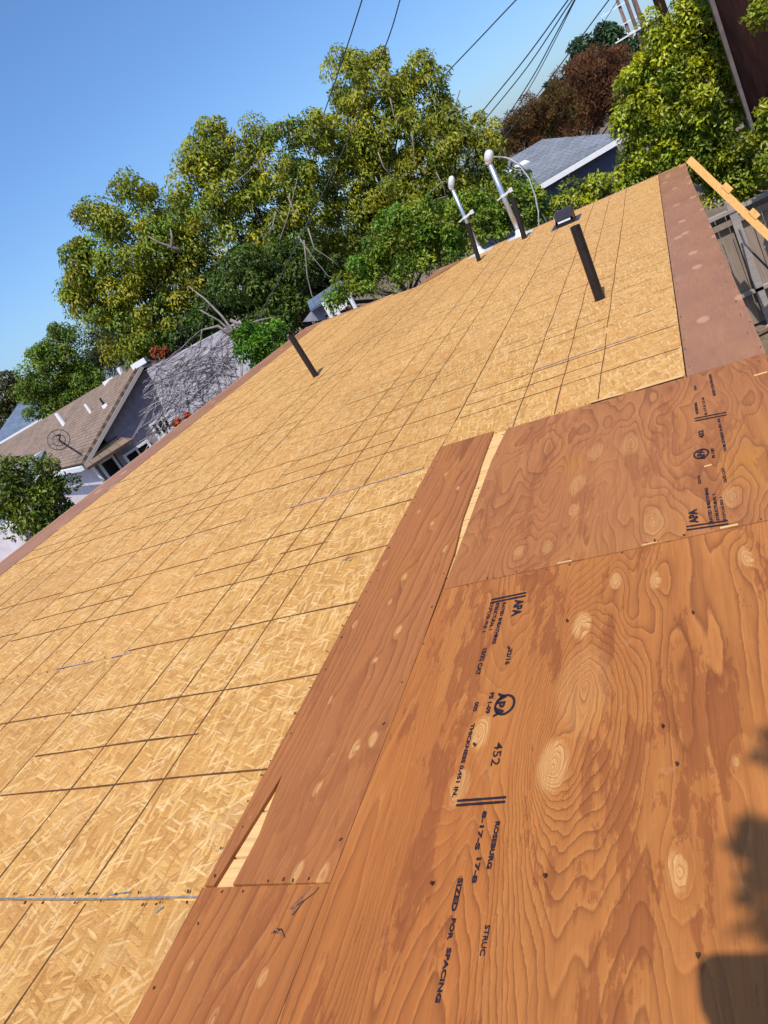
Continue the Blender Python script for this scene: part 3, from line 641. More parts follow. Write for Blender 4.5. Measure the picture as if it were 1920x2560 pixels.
# central big tree
TC = [(-5.507,19.746,7.226,0.432),(-5.947,19.618,6.904,0.68),(-5.084,19.86,7.124,0.268),(-4.466,20.008,6.483,0.364),(-5.008,19.879,6.46,0.484),(-4.808,19.928,5.81,0.78),(-5.756,19.675,6.056,1.033),(-6.539,19.429,6.406,0.74),(-4.342,20.035,5.247,0.587),(-3.908,20.124,4.602,0.491),(-4.481,20.004,4.522,0.745),(-3.843,20.137,4.061,0.446),(-5.407,19.774,4.842,1.101),(-6.71,19.371,5.277,1.008),(-7.246,19.177,5.9,0.702),(-7.844,18.94,5.197,0.765),(-6.246,19.525,4.054,1.127),(-5.044,19.87,3.587,0.865),(-7.356,19.135,4.261,0.929),(-3.901,20.125,3.474,0.401),(-5.765,19.673,3.015,0.726),(-8.303,18.743,3.932,0.575),(-7.717,18.992,3.357,0.525),(-4.978,19.887,2.572,0.517),(-5.893,19.635,7.591,0.269)]
t2 = tree('great_tree', 'biggest olive-green tree in the middle behind the far roof edge', TC, (-6.0, 19.5, 0), .32, OLIVE, .35, 150, .115, .044, bark='bark_dark', dens=4.2, seed=5, top=(.17, .225, .018), droop=.85, tintvar=.22)
bare(t2, [[(-4.836,17.96,6.136),(-4.923,17.937,5.784),(-4.882,17.948,5.579)], [(-4.63,18.014,4.325),(-4.622,18.017,3.94),(-4.729,17.989,3.516)], [(-4.269,17.898,3.959),(-4.556,17.827,4.073),(-4.878,17.742,4.019),(-5.106,17.677,3.86)], [(-4.568,17.824,3.748),(-4.875,17.742,3.825),(-5.141,17.667,3.589)], [(-4.727,17.989,5.309),(-4.907,17.941,4.858),(-5.016,17.911,4.545)], [(-5.497,17.56,5.309),(-5.533,17.548,4.958),(-5.418,17.584,4.61)], [(-3.46,18.275,5.522),(-3.652,18.238,5.324),(-4.015,18.162,5.175)], [(-3.369,18.292,5.118),(-3.628,18.243,5.177),(-4.015,18.162,5.175)]], 'twig', .016)
# middle tree between them
TM = [(-8.83,17.386,7.713,0.326),(-8.744,17.43,7.184,0.564),(-9.261,17.161,7.298,0.376),(-9.646,16.947,7.042,0.378),(-8.069,17.752,6.98,0.377),(-7.753,17.892,6.65,0.425),(-8.739,17.432,6.497,0.715),(-7.986,17.79,6.051,0.67),(-9.305,17.137,6.539,0.572),(-8.776,17.413,5.717,0.677),(-7.929,17.815,5.414,0.581),(-9.743,16.892,6.103,0.433),(-9.446,17.059,5.406,0.438),(-8.619,17.492,4.899,0.588),(-7.992,17.787,4.731,0.441),(-9.333,17.122,4.704,0.296),(-7.035,18.187,6.665,0.423),(-6.766,18.288,6.413,0.377),(-10.113,16.673,6.634,0.285)]
t3 = tree('olive_tree', 'olive-green tree with clustered crown left of the biggest tree', TM, (-9.2, 17.2, 0), .24, OLIVE, .33, 150, .112, .044, bark='bark_dark', dens=4.4, seed=8, top=OLIVE2, droop=.75)
bare(t3, [[(-8.102,15.849,6.218),(-7.803,15.998,6.266),(-7.272,16.247,6.4)], [(-7.818,15.768,4.741),(-7.449,15.946,5.081),(-6.896,16.193,5.667)], [(-7.315,15.787,4.482),(-7.473,15.714,4.103),(-7.607,15.649,3.8),(-7.719,15.594,3.379),(-7.645,15.631,3.165),(-7.384,15.755,3.124),(-7.104,15.884,3.299)], [(-7.381,15.757,4.615),(-7.329,15.781,4.112),(-7.24,15.822,3.577),(-7.013,15.924,3.293)], [(-7.131,15.871,4.652),(-7.217,15.833,4.234),(-7.015,15.923,3.827),(-6.949,15.952,3.595)], [(-7.258,16.034,5.428),(-7.306,16.012,5.088),(-7.047,16.128,4.795)], [(-7.618,15.866,5.275),(-7.84,15.757,5.037),(-8.127,15.611,4.929)]], 'twig', .02)
# dark understory below the middle trees
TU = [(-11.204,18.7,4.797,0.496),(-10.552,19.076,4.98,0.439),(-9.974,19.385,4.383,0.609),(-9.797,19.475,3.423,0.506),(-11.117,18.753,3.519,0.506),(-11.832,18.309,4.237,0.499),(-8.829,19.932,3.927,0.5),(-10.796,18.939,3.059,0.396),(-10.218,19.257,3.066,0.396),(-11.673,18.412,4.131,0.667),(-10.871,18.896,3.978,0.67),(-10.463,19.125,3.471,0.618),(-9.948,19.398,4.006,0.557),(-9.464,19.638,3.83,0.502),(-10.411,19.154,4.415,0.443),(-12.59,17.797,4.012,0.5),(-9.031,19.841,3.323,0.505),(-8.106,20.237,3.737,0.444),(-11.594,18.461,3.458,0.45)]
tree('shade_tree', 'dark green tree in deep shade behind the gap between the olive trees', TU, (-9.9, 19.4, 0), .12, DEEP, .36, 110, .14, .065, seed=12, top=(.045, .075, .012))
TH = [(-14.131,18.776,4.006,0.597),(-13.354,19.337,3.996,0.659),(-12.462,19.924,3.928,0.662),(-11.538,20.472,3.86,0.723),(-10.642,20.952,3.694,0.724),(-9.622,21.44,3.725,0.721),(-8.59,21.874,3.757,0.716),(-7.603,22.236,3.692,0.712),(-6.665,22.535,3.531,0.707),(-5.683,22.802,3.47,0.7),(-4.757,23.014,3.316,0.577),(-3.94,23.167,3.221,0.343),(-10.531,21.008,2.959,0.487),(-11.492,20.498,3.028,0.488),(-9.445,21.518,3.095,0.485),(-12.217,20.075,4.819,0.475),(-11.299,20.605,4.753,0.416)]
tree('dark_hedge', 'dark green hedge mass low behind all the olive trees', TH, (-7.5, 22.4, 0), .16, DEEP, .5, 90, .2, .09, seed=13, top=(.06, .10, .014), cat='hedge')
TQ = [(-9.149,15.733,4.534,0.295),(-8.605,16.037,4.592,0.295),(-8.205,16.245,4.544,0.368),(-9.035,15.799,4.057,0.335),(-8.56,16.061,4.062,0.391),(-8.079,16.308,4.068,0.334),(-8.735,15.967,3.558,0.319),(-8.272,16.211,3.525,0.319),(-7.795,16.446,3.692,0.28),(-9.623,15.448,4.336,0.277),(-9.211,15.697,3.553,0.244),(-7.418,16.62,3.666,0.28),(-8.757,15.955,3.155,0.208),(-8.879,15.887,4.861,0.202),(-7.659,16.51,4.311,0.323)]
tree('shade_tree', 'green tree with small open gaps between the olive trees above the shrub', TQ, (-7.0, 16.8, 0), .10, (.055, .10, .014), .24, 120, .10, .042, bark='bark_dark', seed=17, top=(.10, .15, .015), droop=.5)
# bright shrubs beyond the far roof edge
TS = [(-4.383,13.296,3.807,0.317),(-4.767,13.164,3.651,0.32),(-4.147,13.372,3.672,0.352),(-4.532,13.246,3.362,0.322),(-5.064,13.052,3.517,0.287),(-5.363,12.932,3.382,0.252),(-5.661,12.805,3.323,0.203),(-3.853,13.459,3.654,0.316),(-4.145,13.372,3.37,0.284),(-4.949,13.096,3.294,0.252),(-3.818,13.469,3.26,0.248),(-5.884,12.704,3.26,0.16),(-3.785,13.479,3.013,0.214),(-4.293,13.325,3.071,0.215),(-4.742,13.172,3.096,0.202),(-5.324,12.948,3.162,0.181)]
tree('leafy_shrub', 'bright green leafy shrub behind the far roof edge left of the masts', TS, (-4.5, 13.4, 0), .07, FRESH, .20, 110, .078, .036, seed=14, top=(.20, .235, .016), cat='shrub', droop=.2)
TS2 = [(-3.144,13.232,3.541,0.27),(-3.02,13.26,3.186,0.272),(-2.659,13.338,3.342,0.268),(-3.452,13.155,3.355,0.239),(-2.43,13.381,3.215,0.214),(-2.148,13.429,3.13,0.186),(-2.162,13.427,2.856,0.215),(-2.417,13.384,2.925,0.236),(-2.841,13.3,2.943,0.238)]
tree('leafy_shrub', 'bright green leafy shrub right behind the two steel masts', TS2, (-2.6, 13.4, 0), .07, FRESH, .19, 110, .078, .036, seed=15, top=(.20, .235, .016), cat='shrub', droop=.2)
TS3 = [(-7.225,11.757,3.341,0.287),(-7.444,11.62,3.327,0.215),(-6.982,11.903,3.261,0.252),(-7.299,11.712,3.067,0.217),(-7.386,11.657,3.569,0.157)]
tree('leafy_shrub', 'small bright green shrub beyond the left rake near the vent pipe', TS3, (-8.1, 11.2, 0), .05, (.08, .21, .014), .17, 90, .10, .035, seed=16, top=(.13, .26, .014), cat='shrub', droop=.5)
# left background trees
TB = [(-39.805,42.184,8.02,1.267),(-40.662,41.36,7.432,1.265),(-40.163,41.844,6.389,1.419),(-41.097,40.927,5.865,1.557),(-41.794,40.215,6.454,1.122),(-40.245,41.765,4.83,1.432),(-42.415,39.56,5.378,1.265),(-41.343,40.678,4.441,1.425),(-39.396,42.567,5.124,1.005)]
tree('leafy_tree', 'fresh green tree behind the left end of the tan roof', TB, (-43, 39, 0), .3, (.09, .17, .014), .65, 120, .25, .11, seed=18, top=(.17, .22, .014))
TB2 = [(-51.733,47.156,7.693,1.171),(-51.4,47.519,6.822,1.179),(-52.497,46.304,6.838,1.337),(-51.98,46.884,5.588,1.519),(-53.039,45.682,5.398,1.509),(-51.534,47.374,4.393,1.363),(-53.859,44.712,4.622,1.338)]
tree('dark_tree', 'dark green tree at the left picture edge above the slate-blue roof', TB2, (-57, 41, 0), .3, (.06, .072, .014), .85, 100, .32, .14, seed=19, top=(.09, .07, .012))
TB3 = [(-40.641,46.822,6.834,1.225),(-40.678,46.79,5.477,1.235),(-41.553,46.014,5.806,1.074),(-39.779,47.556,6.189,0.926)]
tree('wispy_tree', 'wispy grey-green tree between the left trees', TB3, (-43, 45, 0), .2, (.085, .11, .06), .75, 90, .5, .045, seed=20, tintvar=.2)
# shrub at the lower left beyond the rake
TLB = [(-7.886,6.469,3.545,0.198),(-7.784,6.591,3.379,0.201),(-8.026,6.295,3.457,0.222),(-7.923,6.423,3.224,0.275),(-7.722,6.664,3.193,0.177),(-7.84,6.524,3.01,0.203),(-8.063,6.247,3.137,0.224),(-8.145,6.14,3.292,0.197),(-7.985,6.347,2.923,0.176),(-7.872,6.487,2.858,0.127),(-7.943,6.399,3.723,0.123)]
tree('leafy_shrub', 'dense green shrub at the lower left beyond the rake board', TLB, (-7.9, 6.4, 0), .08, (.075, .125, .014), .15, 100, .062, .028, seed=22, top=(.17, .20, .016), cat='shrub', droop=.1)
# right big bright tree
TR = [(0.637,13.585,4.267,0.408),(0.212,13.598,4.055,0.358),(0.949,13.567,4.192,0.345),(0.982,13.565,3.778,0.436),(0.586,13.587,3.779,0.474),(-0.165,13.599,3.853,0.305),(0.084,13.6,3.529,0.457),(0.648,13.585,3.27,0.479),(-0.385,13.595,3.514,0.249),(-0.174,13.599,3.239,0.373),(0.211,13.598,3.026,0.461),(0.694,13.582,2.696,0.486),(-0.472,13.592,2.857,0.254),(-0.269,13.597,2.714,0.348),(-1.185,13.548,2.709,0.209),(-0.692,13.582,2.612,0.29),(-0.007,13.6,2.572,0.377),(-1.499,13.517,2.775,0.231),(-1.242,13.543,2.568,0.25),(-1.771,13.484,2.784,0.186),(0.337,13.596,2.322,0.375),(0.809,13.576,2.134,0.43),(1.141,13.552,3.225,0.352),(1.253,13.542,4.119,0.284),(-0.362,13.595,3.153,0.157),(0.842,13.574,1.667,0.342),(0.417,13.594,1.823,0.252),(-0.517,13.59,2.384,0.258),(1.555,13.511,3.718,0.283)]
tree('bright_tree', 'large yellow-green broadleaf tree at the upper right behind the roof corner', TR, (.9, 14.6, 0), .2, LIME, .20, 130, .078, .038, 'leafgloss', dens=4.6, seed=24, top=(.13, .19, .014), droop=.2, tintvar=.25)
TR2 = [(0.994,11.557,2.537,0.205),(1.134,11.544,2.694,0.152),(1.046,11.553,2.219,0.233),(1.361,11.52,3.878,0.105),(1.514,11.501,3.877,0.19)]
tree('bright_shrub', 'yellow-green leafy growth in front of the dark pole at the right edge', TR2, (1.75, 11.55, 0), .05, LIME, .16, 100, .078, .038, 'leafgloss', seed=25, top=(.13, .19, .014), cat='shrub', droop=.1)
# rust-coloured bushes, dark far tree, palm
TX1 = [(-5.234,39.656,4.598,0.847),(-5.924,39.559,4.41,0.665),(-4.462,39.75,4.54,0.841),(-3.732,39.826,4.408,0.742),(-5.184,39.663,3.801,0.758),(-6.368,39.49,3.88,0.479),(-4.246,39.774,3.659,0.658),(-5.423,39.631,3.253,0.478),(-3.481,39.848,3.61,0.597)]
tree('rust_bush', 'lower rust-brown domed tree behind the grey-roofed house', TX1, (-6.6, 39.0, 0), .2, (.20, .085, .034), .42, 150, .22, .028, 'dry', seed=27, dens=7, droop=-.6, tintvar=.2, top=(.15, .105, .028))
TX2 = [(-2.967,41.895,4.761,0.961),(-1.844,41.959,4.594,1.045),(-1.041,41.987,4.414,0.753),(-2.671,41.915,4.014,0.868),(-3.555,41.849,4.321,0.777),(-1.517,41.973,3.934,0.856),(-2.764,41.909,3.287,0.68),(-1.823,41.96,3.147,0.673),(-1,41.988,3.259,0.666)]
tree('rust_bush', 'upper rust-red domed tree left of the bright tree', TX2, (-4.2, 41.5, 0), .2, (.185, .068, .036), .42, 150, .22, .028, 'dry', seed=28, dens=7, droop=-.6, tintvar=.2, top=(.20, .09, .036))
TX3 = [(-1.624,49.974,6.147,0.889),(-2.647,49.93,6.195,0.786),(-1.08,49.988,6.37,0.551),(-0.732,49.995,5.517,0.885),(0.25,49.999,5.159,0.658),(-3.117,49.903,5.911,0.633),(-0.314,49.999,4.839,0.885)]
tree('dark_tree', 'dark green far tree above the rust-red tree beside the poles', TX3, (-4.0, 49.6, 0), .25, (.03, .065, .016), .6, 110, .26, .12, seed=29, top=(.03, .065, .02))
pr = empty('palm_tree', (-6.75, 46, 0), 'small far palm top peeking over the rust-brown tree', 'palm tree')
pt = Vector((-4.238,45.804,5.229)); MB().tube([(pt.x, pt.y, -.1), pt], [.2, .15], 8).build('trunk', M['bark_grey'], pr)
pf = MB()
for k in range(26):
    a = random.uniform(0, 6.28); e = random.uniform(-.3, 1.3); d = Vector((math.cos(a) * math.cos(e), math.sin(a) * math.cos(e), math.sin(e)))
    tip = pt + d * 1.0 - Vector((0, 0, .25)); md = pt + d * .6 + Vector((0, 0, .05)); sd = d.cross(Vector((0, 0, 1))).normalized() * .09
    pf.add([pt, md + sd, tip, md - sd], [(0, 1, 2), (0, 2, 3)])
pfo = pf.build('fronds', None, pr); at = pfo.data.color_attributes.new('tint', 'FLOAT_COLOR', 'POINT')
for q in at.data: q.color = (.05, .075, .03, 1)
pfo.data.materials.append(M['leaf'])
# unseen tree added behind the camera so its low bough shades the plywood
TN = [(2.6, -2.6, 6.2, .9), (3.4, -3.0, 5.6, 1.0), (3.0, -3.6, 6.6, 1.1), (1.9, -2.4, 5.9, .5)]
tn = tree('shadow_caster_tree', 'unseen leafy tree added behind the house to shade the plywood', TN, (3.2, -3.3, 0), .16, OLIVE2, .3, 60, .13, .06, seed=31)
BS = [(roof(*p) + sdir * h) for p, h in (((-0.145,0.972), 3.3), ((-0.145,0.921), 3.4), ((-0.159,1.002), 3.3), ((-0.148,0.866), 3.3), ((-0.101,1.211), 3.5), ((-0.12,0.971), 3.4))]
bl = [(p.x, p.y, p.z, r) for p, r in zip(BS, (.014, .022, .009, .016, .016, .03))]
crown('shadow_bough', bl, tn, OLIVE2, .03, 14, .05, .022, M['leaf'], seed=33, droop=.1)
MB().tube([(2.9, -3.0, 5.2), (1.6, -2.2, 5.4), (.9, -1.9, 5.6), BS[5] + Vector((.05, 0, 0)), BS[0]], [.05, .035, .02, .008, .004], 7).build('bough_branch', M['bark_grey'], tn)

# orange flowering clumps by the neighbour house
TO = [(-14.005,17.738,4.049,0.126),(-13.845,17.862,3.958,0.115)]
tree('orange_shrub', 'orange-red shrub behind the apex of the tan-roofed house', TO, (-14.0, 15.4, 0), .05, (.33, .07, .02), .14, 60, .1, .045, seed=35, cat='shrub', top=(.2, .05, .02))
TO2 = [(-9.287,11.136,2.77,0.068),(-9.092,11.295,2.783,0.045)]
tree('orange_shrub', 'small orange flowering clump just above the left rake board', TO2, (-9.9, 10.6, 0), .03, (.5, .11, .03), .08, 50, .05, .03, seed=36, cat='shrub')

# ---------------------------------------------------------------- neighbour houses
def roof_uv(o, origin, ua, va):
    me = o.data; uv = me.uv_layers.new(name='UVMap')
    for l in me.loops:
        p = me.vertices[l.vertex_index].co; q = p - origin; uv.data[l.index].uv = (q.dot(ua), q.dot(va))
def gable_house(name, label, E, az, half, length, ze, zr, mats, ov=.35, front_skirt=0):
    """E: front-left eave corner; ridge runs along az; gable faces the camera. returns root and local->world fn"""
    E = Vector((E[0], E[1], 0)); Ld = Vector((math.sin(az), math.cos(az), 0)); Gd = Vector((Ld.y, -Ld.x, 0))
    root = empty(name, E + Gd * half, label, 'house')
    def P(g, l, z): return E + Gd * g + Ld * l + Vector((0, 0, z))
    slope = (zr - ze) / half
    for sgn, nm in ((1, 'left'), (-1, 'right')):
        g0 = 0 if sgn > 0 else 2 * half
        a, b, c, d = P(g0, -.0, ze), P(half, 0, zr), P(half, length, zr), P(g0, length, ze)
        pts = [a, b, c, d] if sgn < 0 else [a, d, c, b]
        m = MB(); m.slab(pts, .1); o = m.build('roof', mats[0], root)
        up = (b - a).normalized(); roof_uv(o, a, Ld, up)
    return root, P
def wall_poly(root, pts, mat, th=.12, name='wall'):
    m = MB(); m.slab(pts, th); return m.build(name, mat, root)
def window(root, P, g0, g1, z0, z1, l, panes=2):
    fr = MB(); c = P((g0 + g1) / 2, l, (z0 + z1) / 2)
    def bar(ga, gb, za, zb):
        fr.slab([P(ga, l - .05, za), P(gb, l - .05, za), P(gb, l - .05, zb), P(ga, l - .05, zb)], .08)
    t = .07
    bar(g0, g1, z0, z0 + t); bar(g0, g1, z1 - t, z1); bar(g0, g0 + t, z0 + t, z1 - t); bar(g1 - t, g1, z0 + t, z1 - t)
    for k in range(1, panes):
        gm = g0 + (g1 - g0) * k / panes; bar(gm - .025, gm + .025, z0 + t, z1 - t)
    f = fr.build('window', M['white'], root)
    for k in range(panes):
        a = g0 + t + (g1 - g0 - 2 * t) * k / panes; b = g0 + t + (g1 - g0 - 2 * t) * (k + 1) / panes
        q = MB(); q.slab([P(a, l - .02, z0 + t), P(b, l - .02, z0 + t), P(b, l - .02, z1 - t), P(a, l - .02, z1 - t)], .01)
        pn = q.build('pane', M['glass']); pn.parent = f
    return f
azN = math.radians(-57.74); EN = (-16.081,15.014,2.439)
nb, P = gable_house('neighbour_house', 'neighbour house with tan shingle roof, lilac gable wall and white windows', EN, azN, 2.96, 34, 2.44, 3.94, (M['shingle_tan'],))
wall_poly(nb, [P(.95, .30, 0), P(4.85, .30, 0), P(4.85, .30, 2.75), P(2.90, .30, 3.82), P(.95, .30, 2.75)], M['lilac'])
wall_poly(nb, [P(.35, .55, 0), P(.95, .55, 0), P(.95, .55, 2.5), P(.35, .55, 2.5)], M['lilac'])
wall_poly(nb, [P(.35, 34, 0), P(.35, .55, 0), P(.35, .55, 2.42), P(.35, 34, 2.42)], M['paleplaster'])
wall_poly(nb, [P(5.45, .55, 0), P(5.45, 34, 0), P(5.45, 34, 2.42), P(5.45, .55, 2.42)], M['lilac'])
for s, (g0, z0) in ((0, (0, 2.44)), (1, (5.92, 2.44))):
    m = MB(); a, b = P(g0, -.02, z0 - .1), P(2.96, -.02, 3.94 - .1); m.slab([a, b, b + Vector((0, 0, .11)), a + Vector((0, 0, .11))] if s else [b, a, a + Vector((0, 0, .11)), b + Vector((0, 0, .11))], .06); m.build('barge_board', M['fencecap'], nb)
m = MB(); a, b = P(-.05, 0, 2.33), P(-.05, 34, 2.33); m.slab([a, b, b + Vector((0, 0, .13)), a + Vector((0, 0, .13))], .1); m.build('gutter', M['white'], nb)
# skirt roof below the gable, front windows
m = MB(); m.slab([P(-.05, -.35, 2.36), P(1.45, -.35, 2.36), P(1.25, .32, 2.62), P(.3, .32, 2.62)], .07); o = m.build('skirt_roof', M['shingle_tan'], nb); roof_uv(o, P(0, -.3, 2.36), (P(1, 0, 0) - P(0, 0, 0)), Vector((0, 0, 1)))
window(nb, P, .42, .92, 1.5, 2.25, .50, 1); window(nb, P, 1.08, 1.93, 1.45, 2.08, .26, 2); window(nb, P, 2.22, 2.82, 1.88, 2.40, .26, 3)
MB().tube([P(.2, .2, 2.3), P(.25, .35, 2.1), P(.3, .40, .2)], .045, 8).build('downspout', M['white'], nb)
# roof fittings
NBP = ((1.81, 3.46, .42, .05, 'white'), (1.85, 8.15, .6, .08, 'white'), (1.89, 1.84, .32, .03, 'abs'))
def on_roof(g, l, w=0): return P(g, l, 2.44 + 1.5 * g / 2.96 + w)
for gq, lq, h, r, mt in NBP:
    b = on_roof(gq, lq); MB().tube([b - Vector((0, 0, .05)), b + Vector((0, 0, h))], [r * 1.3, r], 10).build('roof_pipe', M[mt], nb)
    MB().lathe(b + Vector((0, 0, -.03)), [(r * 2.6, 0), (r * 2.2, .05), (r * 1.1, .1)], 12).build('pipe_flashing', M['white'], nb)
b = on_roof(1.77, 1.2); MB().box(b + Vector((0, 0, .12)), (.22, .16, .1)).build('roof_cap', M['white'], nb)
b = on_roof(.68, 10.3); MB().box(b + Vector((0, 0, .08)), (.6, .5, .3)).build('roof_cap', M['white'], nb)
b = P(2.96, .05, 3.94); MB().box(b + Vector((0, 0, .06)), (.45, .3, .16), Matrix.Rotation(.4, 3, 'Z')).build('ridge_cap', M['white'], nb)
b = P(2.96, 1.9, 3.94); MB().box(b + Vector((0, 0, .14)), (.2, .2, .26)).build('ridge_vent', M['white'], nb)
b = P(2.96, 3.6, 3.94); MB().box(b + Vector((0, 0, .06)), (.5, .2, .14)).build('ridge_vent', M['white'], nb)
# satellite dish on its own mast
b = on_roof(.25, .45); sd = empty('satellite_dish', b, 'grey mesh satellite dish on the eave corner of the tan roof', 'satellite dish')
tp = b + Vector((-.35, -.1, .75)); MB().tube([b, b.lerp(tp, .6), tp], .03, 8).build('dish_mast', M['hood'], sd)
MB().box(b + Vector((0, 0, .02)), (.25, .2, .05)).build('foot', M['white'], sd)
q = Vector((.62, -.55, .40)).to_track_quat('Z', 'Y').to_matrix()
def dpt(r_, a_): return tp + q @ Vector((r_ * math.cos(a_), r_ * math.sin(a_), r_ * r_ * .6))
for rr_ in (.30, .17):
    MB().tube([dpt(rr_, 2 * math.pi * k / 24) for k in range(25)], .012, 6).build('rim', M['hood'], sd)
for k in range(8): MB().tube([dpt(.03, k * math.pi / 4), dpt(.17, k * math.pi / 4), dpt(.30, k * math.pi / 4)], .006, 5).build('rib', M['hood'], sd)
MB().tube([tp, tp + q @ Vector((.1, 0, .22)), tp + q @ Vector((0, 0, .4))], .02, 6).build('feed_arm', M['hood'], sd)

# second house far left with slate-blue roof
a = Vector((-46.353,38.098,4.112)); bq = Vector((-43.108,40.283,4.202)); cq = Vector((-45.533,43.54,5.554)); dq = Vector((-47.407,42.995,5.703))
h2 = empty('blue_roofed_house', (a.x, a.y, 0), 'far house with slate-blue roof at the left picture edge', 'house')
up = Vector((0, 0, 1)); back = Vector((bq.y - a.y, -(bq.x - a.x), 0)).normalized()
if back.dot(Vector((a.x, a.y, 0))) < 0: back = -back
al = (bq - a); al.z = 0; ax_ = al.normalized(); E2 = a.copy(); E2.z = bq.z
def Q2(s, t, z): return E2 + ax_ * s + back * t + Vector((0, 0, z))
m = MB(); m.slab([Q2(-1.0, 0, 0), Q2(al.length + 2, 0, 0), Q2(al.length + 1, 4.6, 1.75), Q2(1.6, 4.6, 1.75)], .1); o = m.build('roof', M['shingle_blue'], h2); roof_uv(o, E2, ax_, (back * 3.6 + up * 1.35).normalized())
m = MB(); m.slab([Q2(-1, -.02, -.16), Q2(al.length + 2, -.02, -.16), Q2(al.length + 2, -.02, -.01), Q2(-1, -.02, -.01)], .06); m.build('gutter', M['white'], h2)
wall_poly(h2, [Q2(-.8, .4, -E2.z), Q2(al.length + 1.8, .4, -E2.z), Q2(al.length + 1.8, .4, -.06), Q2(-.8, .4, -.06)], M['sidingblue'])

# house behind the right shrubs: blue-grey shingles
EB = Vector((-3.259,23.778,2.697)); azB = math.radians(57.1); ea = Vector((math.sin(azB), math.cos(azB), 0)); ub = Vector((-ea.y, ea.x, 0))
h3 = empty('grey_roofed_house', (EB.x, EB.y, 0), 'house with blue-grey shingle roof and white gutter behind the right shrubs', 'house')
def Q3(s, t, z): return EB + ea * s + ub * t + Vector((0, 0, z))
run = 3.0; rise = .98
m = MB(); m.slab([Q3(-.95, 0, 0), Q3(2.75, 0, 0), Q3(1.75, run, rise), Q3(-.05, run, rise)], .1); o = m.build('roof', M['shingle_grey'], h3); roof_uv(o, EB, ea, (ub * run + up * rise).normalized())
m = MB(); m.slab([Q3(-.05, run, rise), Q3(1.75, run, rise), Q3(2.75, 2 * run, 0), Q3(-.95, 2 * run, 0)], .1); o = m.build('roof', M['shingle_grey'], h3); roof_uv(o, EB, ea, (ub * run - up * rise).normalized())
m = MB(); m.slab([Q3(-.95, 0, -.002), Q3(-.05, run, rise - .002), Q3(-.95, 2 * run, -.002)], .1); o = m.build('roof', M['shingle_grey'], h3); roof_uv(o, EB, ub, up)
m = MB(); m.slab([Q3(2.75, 2 * run, -.002), Q3(1.75, run, rise - .002), Q3(2.75, 0, -.002)], .1); o = m.build('roof', M['shingle_grey'], h3); roof_uv(o, EB, ub, up)
m = MB(); m.slab([Q3(-.98, -.04, -.17), Q3(2.78, -.04, -.17), Q3(2.78, -.04, -.02), Q3(-.98, -.04, -.02)], .07); m.build('gutter', M['white'], h3)
wall_poly(h3, [Q3(-.7, .35, -EB.z), Q3(2.5, .35, -EB.z), Q3(2.5, .35, -.05), Q3(-.7, .35, -.05)], M['sidingblue'])
wall_poly(h3, [Q3(-.7, 5.6, -EB.z), Q3(-.7, .35, -EB.z), Q3(-.7, .35, -.05), Q3(-.7, 5.6, -.05)], M['sidingblue'])
b = Q3(.15, run, rise); MB().box(b + Vector((0, 0, .12)), (.25, .25, .3)).build('roof_cap', M['white'], h3)
m = MB(); m.slab([Q3(-.2, 1.75, .572 + .06), Q3(.5, 1.75, .572 + .06), Q3(.5, 2.05, .670 + .06), Q3(-.2, 2.05, .670 + .06)], .09); m.build('skylight', M['white'], h3)
# low block wall in front of that house
LW_ = empty('block_wall', (-2.244,16.851,2.409), 'low pale block wall below the grey-roofed house', 'wall'); LW_.location.z = 0
a = Vector((-2.514,16.813,2.556)); b = Vector((-1.746,16.91,2.572)); 
m = MB(); m.slab([Vector((a.x, a.y, 0)), Vector((b.x, b.y, 0)), Vector((b.x, b.y, a.z)), a], .2); m.build('wall_face', M['stucco'], LW_)

# garage roof with dead vines, right of the tan house
gr = empty('vine_garage', (-12.301,15.77,2.57), 'grey garage roof overgrown with dead vine stems', 'garage'); gr.location.z = 0
A0, B0, C0 = Vector((-13.72,16.683,3.777)), Vector((-10.81,17.418,3.664)), Vector((-11.952,13.989,2.24)); D0 = C0 + (B0 - A0) * .92
m = MB(); m.slab([A0, C0, D0, B0], .1); go = m.build('roof', plain('lilac_roofing', (.27, .255, .28), .9, .1, scale=3), gr)
back_ = (A0 - C0); back_.z = 0
wall_poly(gr, [Vector((C0.x, C0.y, 0)) + back_ * .04, Vector((D0.x, D0.y, 0)) + back_ * .04, D0 + back_ * .04 - up * .12, C0 + back_ * .04 - up * .12], M['lilac'])
wall_poly(gr, [Vector((B0.x, B0.y, 0)), Vector((A0.x, A0.y, 0)), A0 - up * .05, B0 - up * .05], M['lilac'])
vn = empty('dead_vine', A0, 'tangle of dead grey vine stems on the garage roof', 'vine')
nrm = (C0 - A0).cross(B0 - A0).normalized(); nrm = nrm if nrm.z > 0 else -nrm
for mt, cnt in (('vine', 190), ('vine_shadow', 230)):  # dark stems also stand in for shadow lines among the pale ones
    m = MB(); rr = random.Random(5 if mt == 'vine' else 6)
    for k in range(cnt):
        s, t = rr.random(), rr.random(); p = A0 + (B0 - A0) * s + (C0 - A0) * t
        d = ((C0 - A0).normalized() * rr.uniform(-.2, 1) + (B0 - A0).normalized() * rr.uniform(-.8, .8)).normalized(); ln = rr.uniform(.8, 2.2); pts = []
        for i in range(8):
            if not (-.02 < (p - A0).dot(B0 - A0) / (B0 - A0).length_squared < 1.0): break
            pts.append(p + nrm * rr.uniform(.015, .07)); p = p + d * ln / 7 + (B0 - A0).normalized() * rr.uniform(-.05, .05) + (C0 - A0).normalized() * rr.uniform(-.04, .04)
        if len(pts) < 3: continue
        m.tube(pts, rr.uniform(.004, .010), 4, cap=False)
    o = m.build('stems', M[mt], vn); tag(o, kind='stuff')
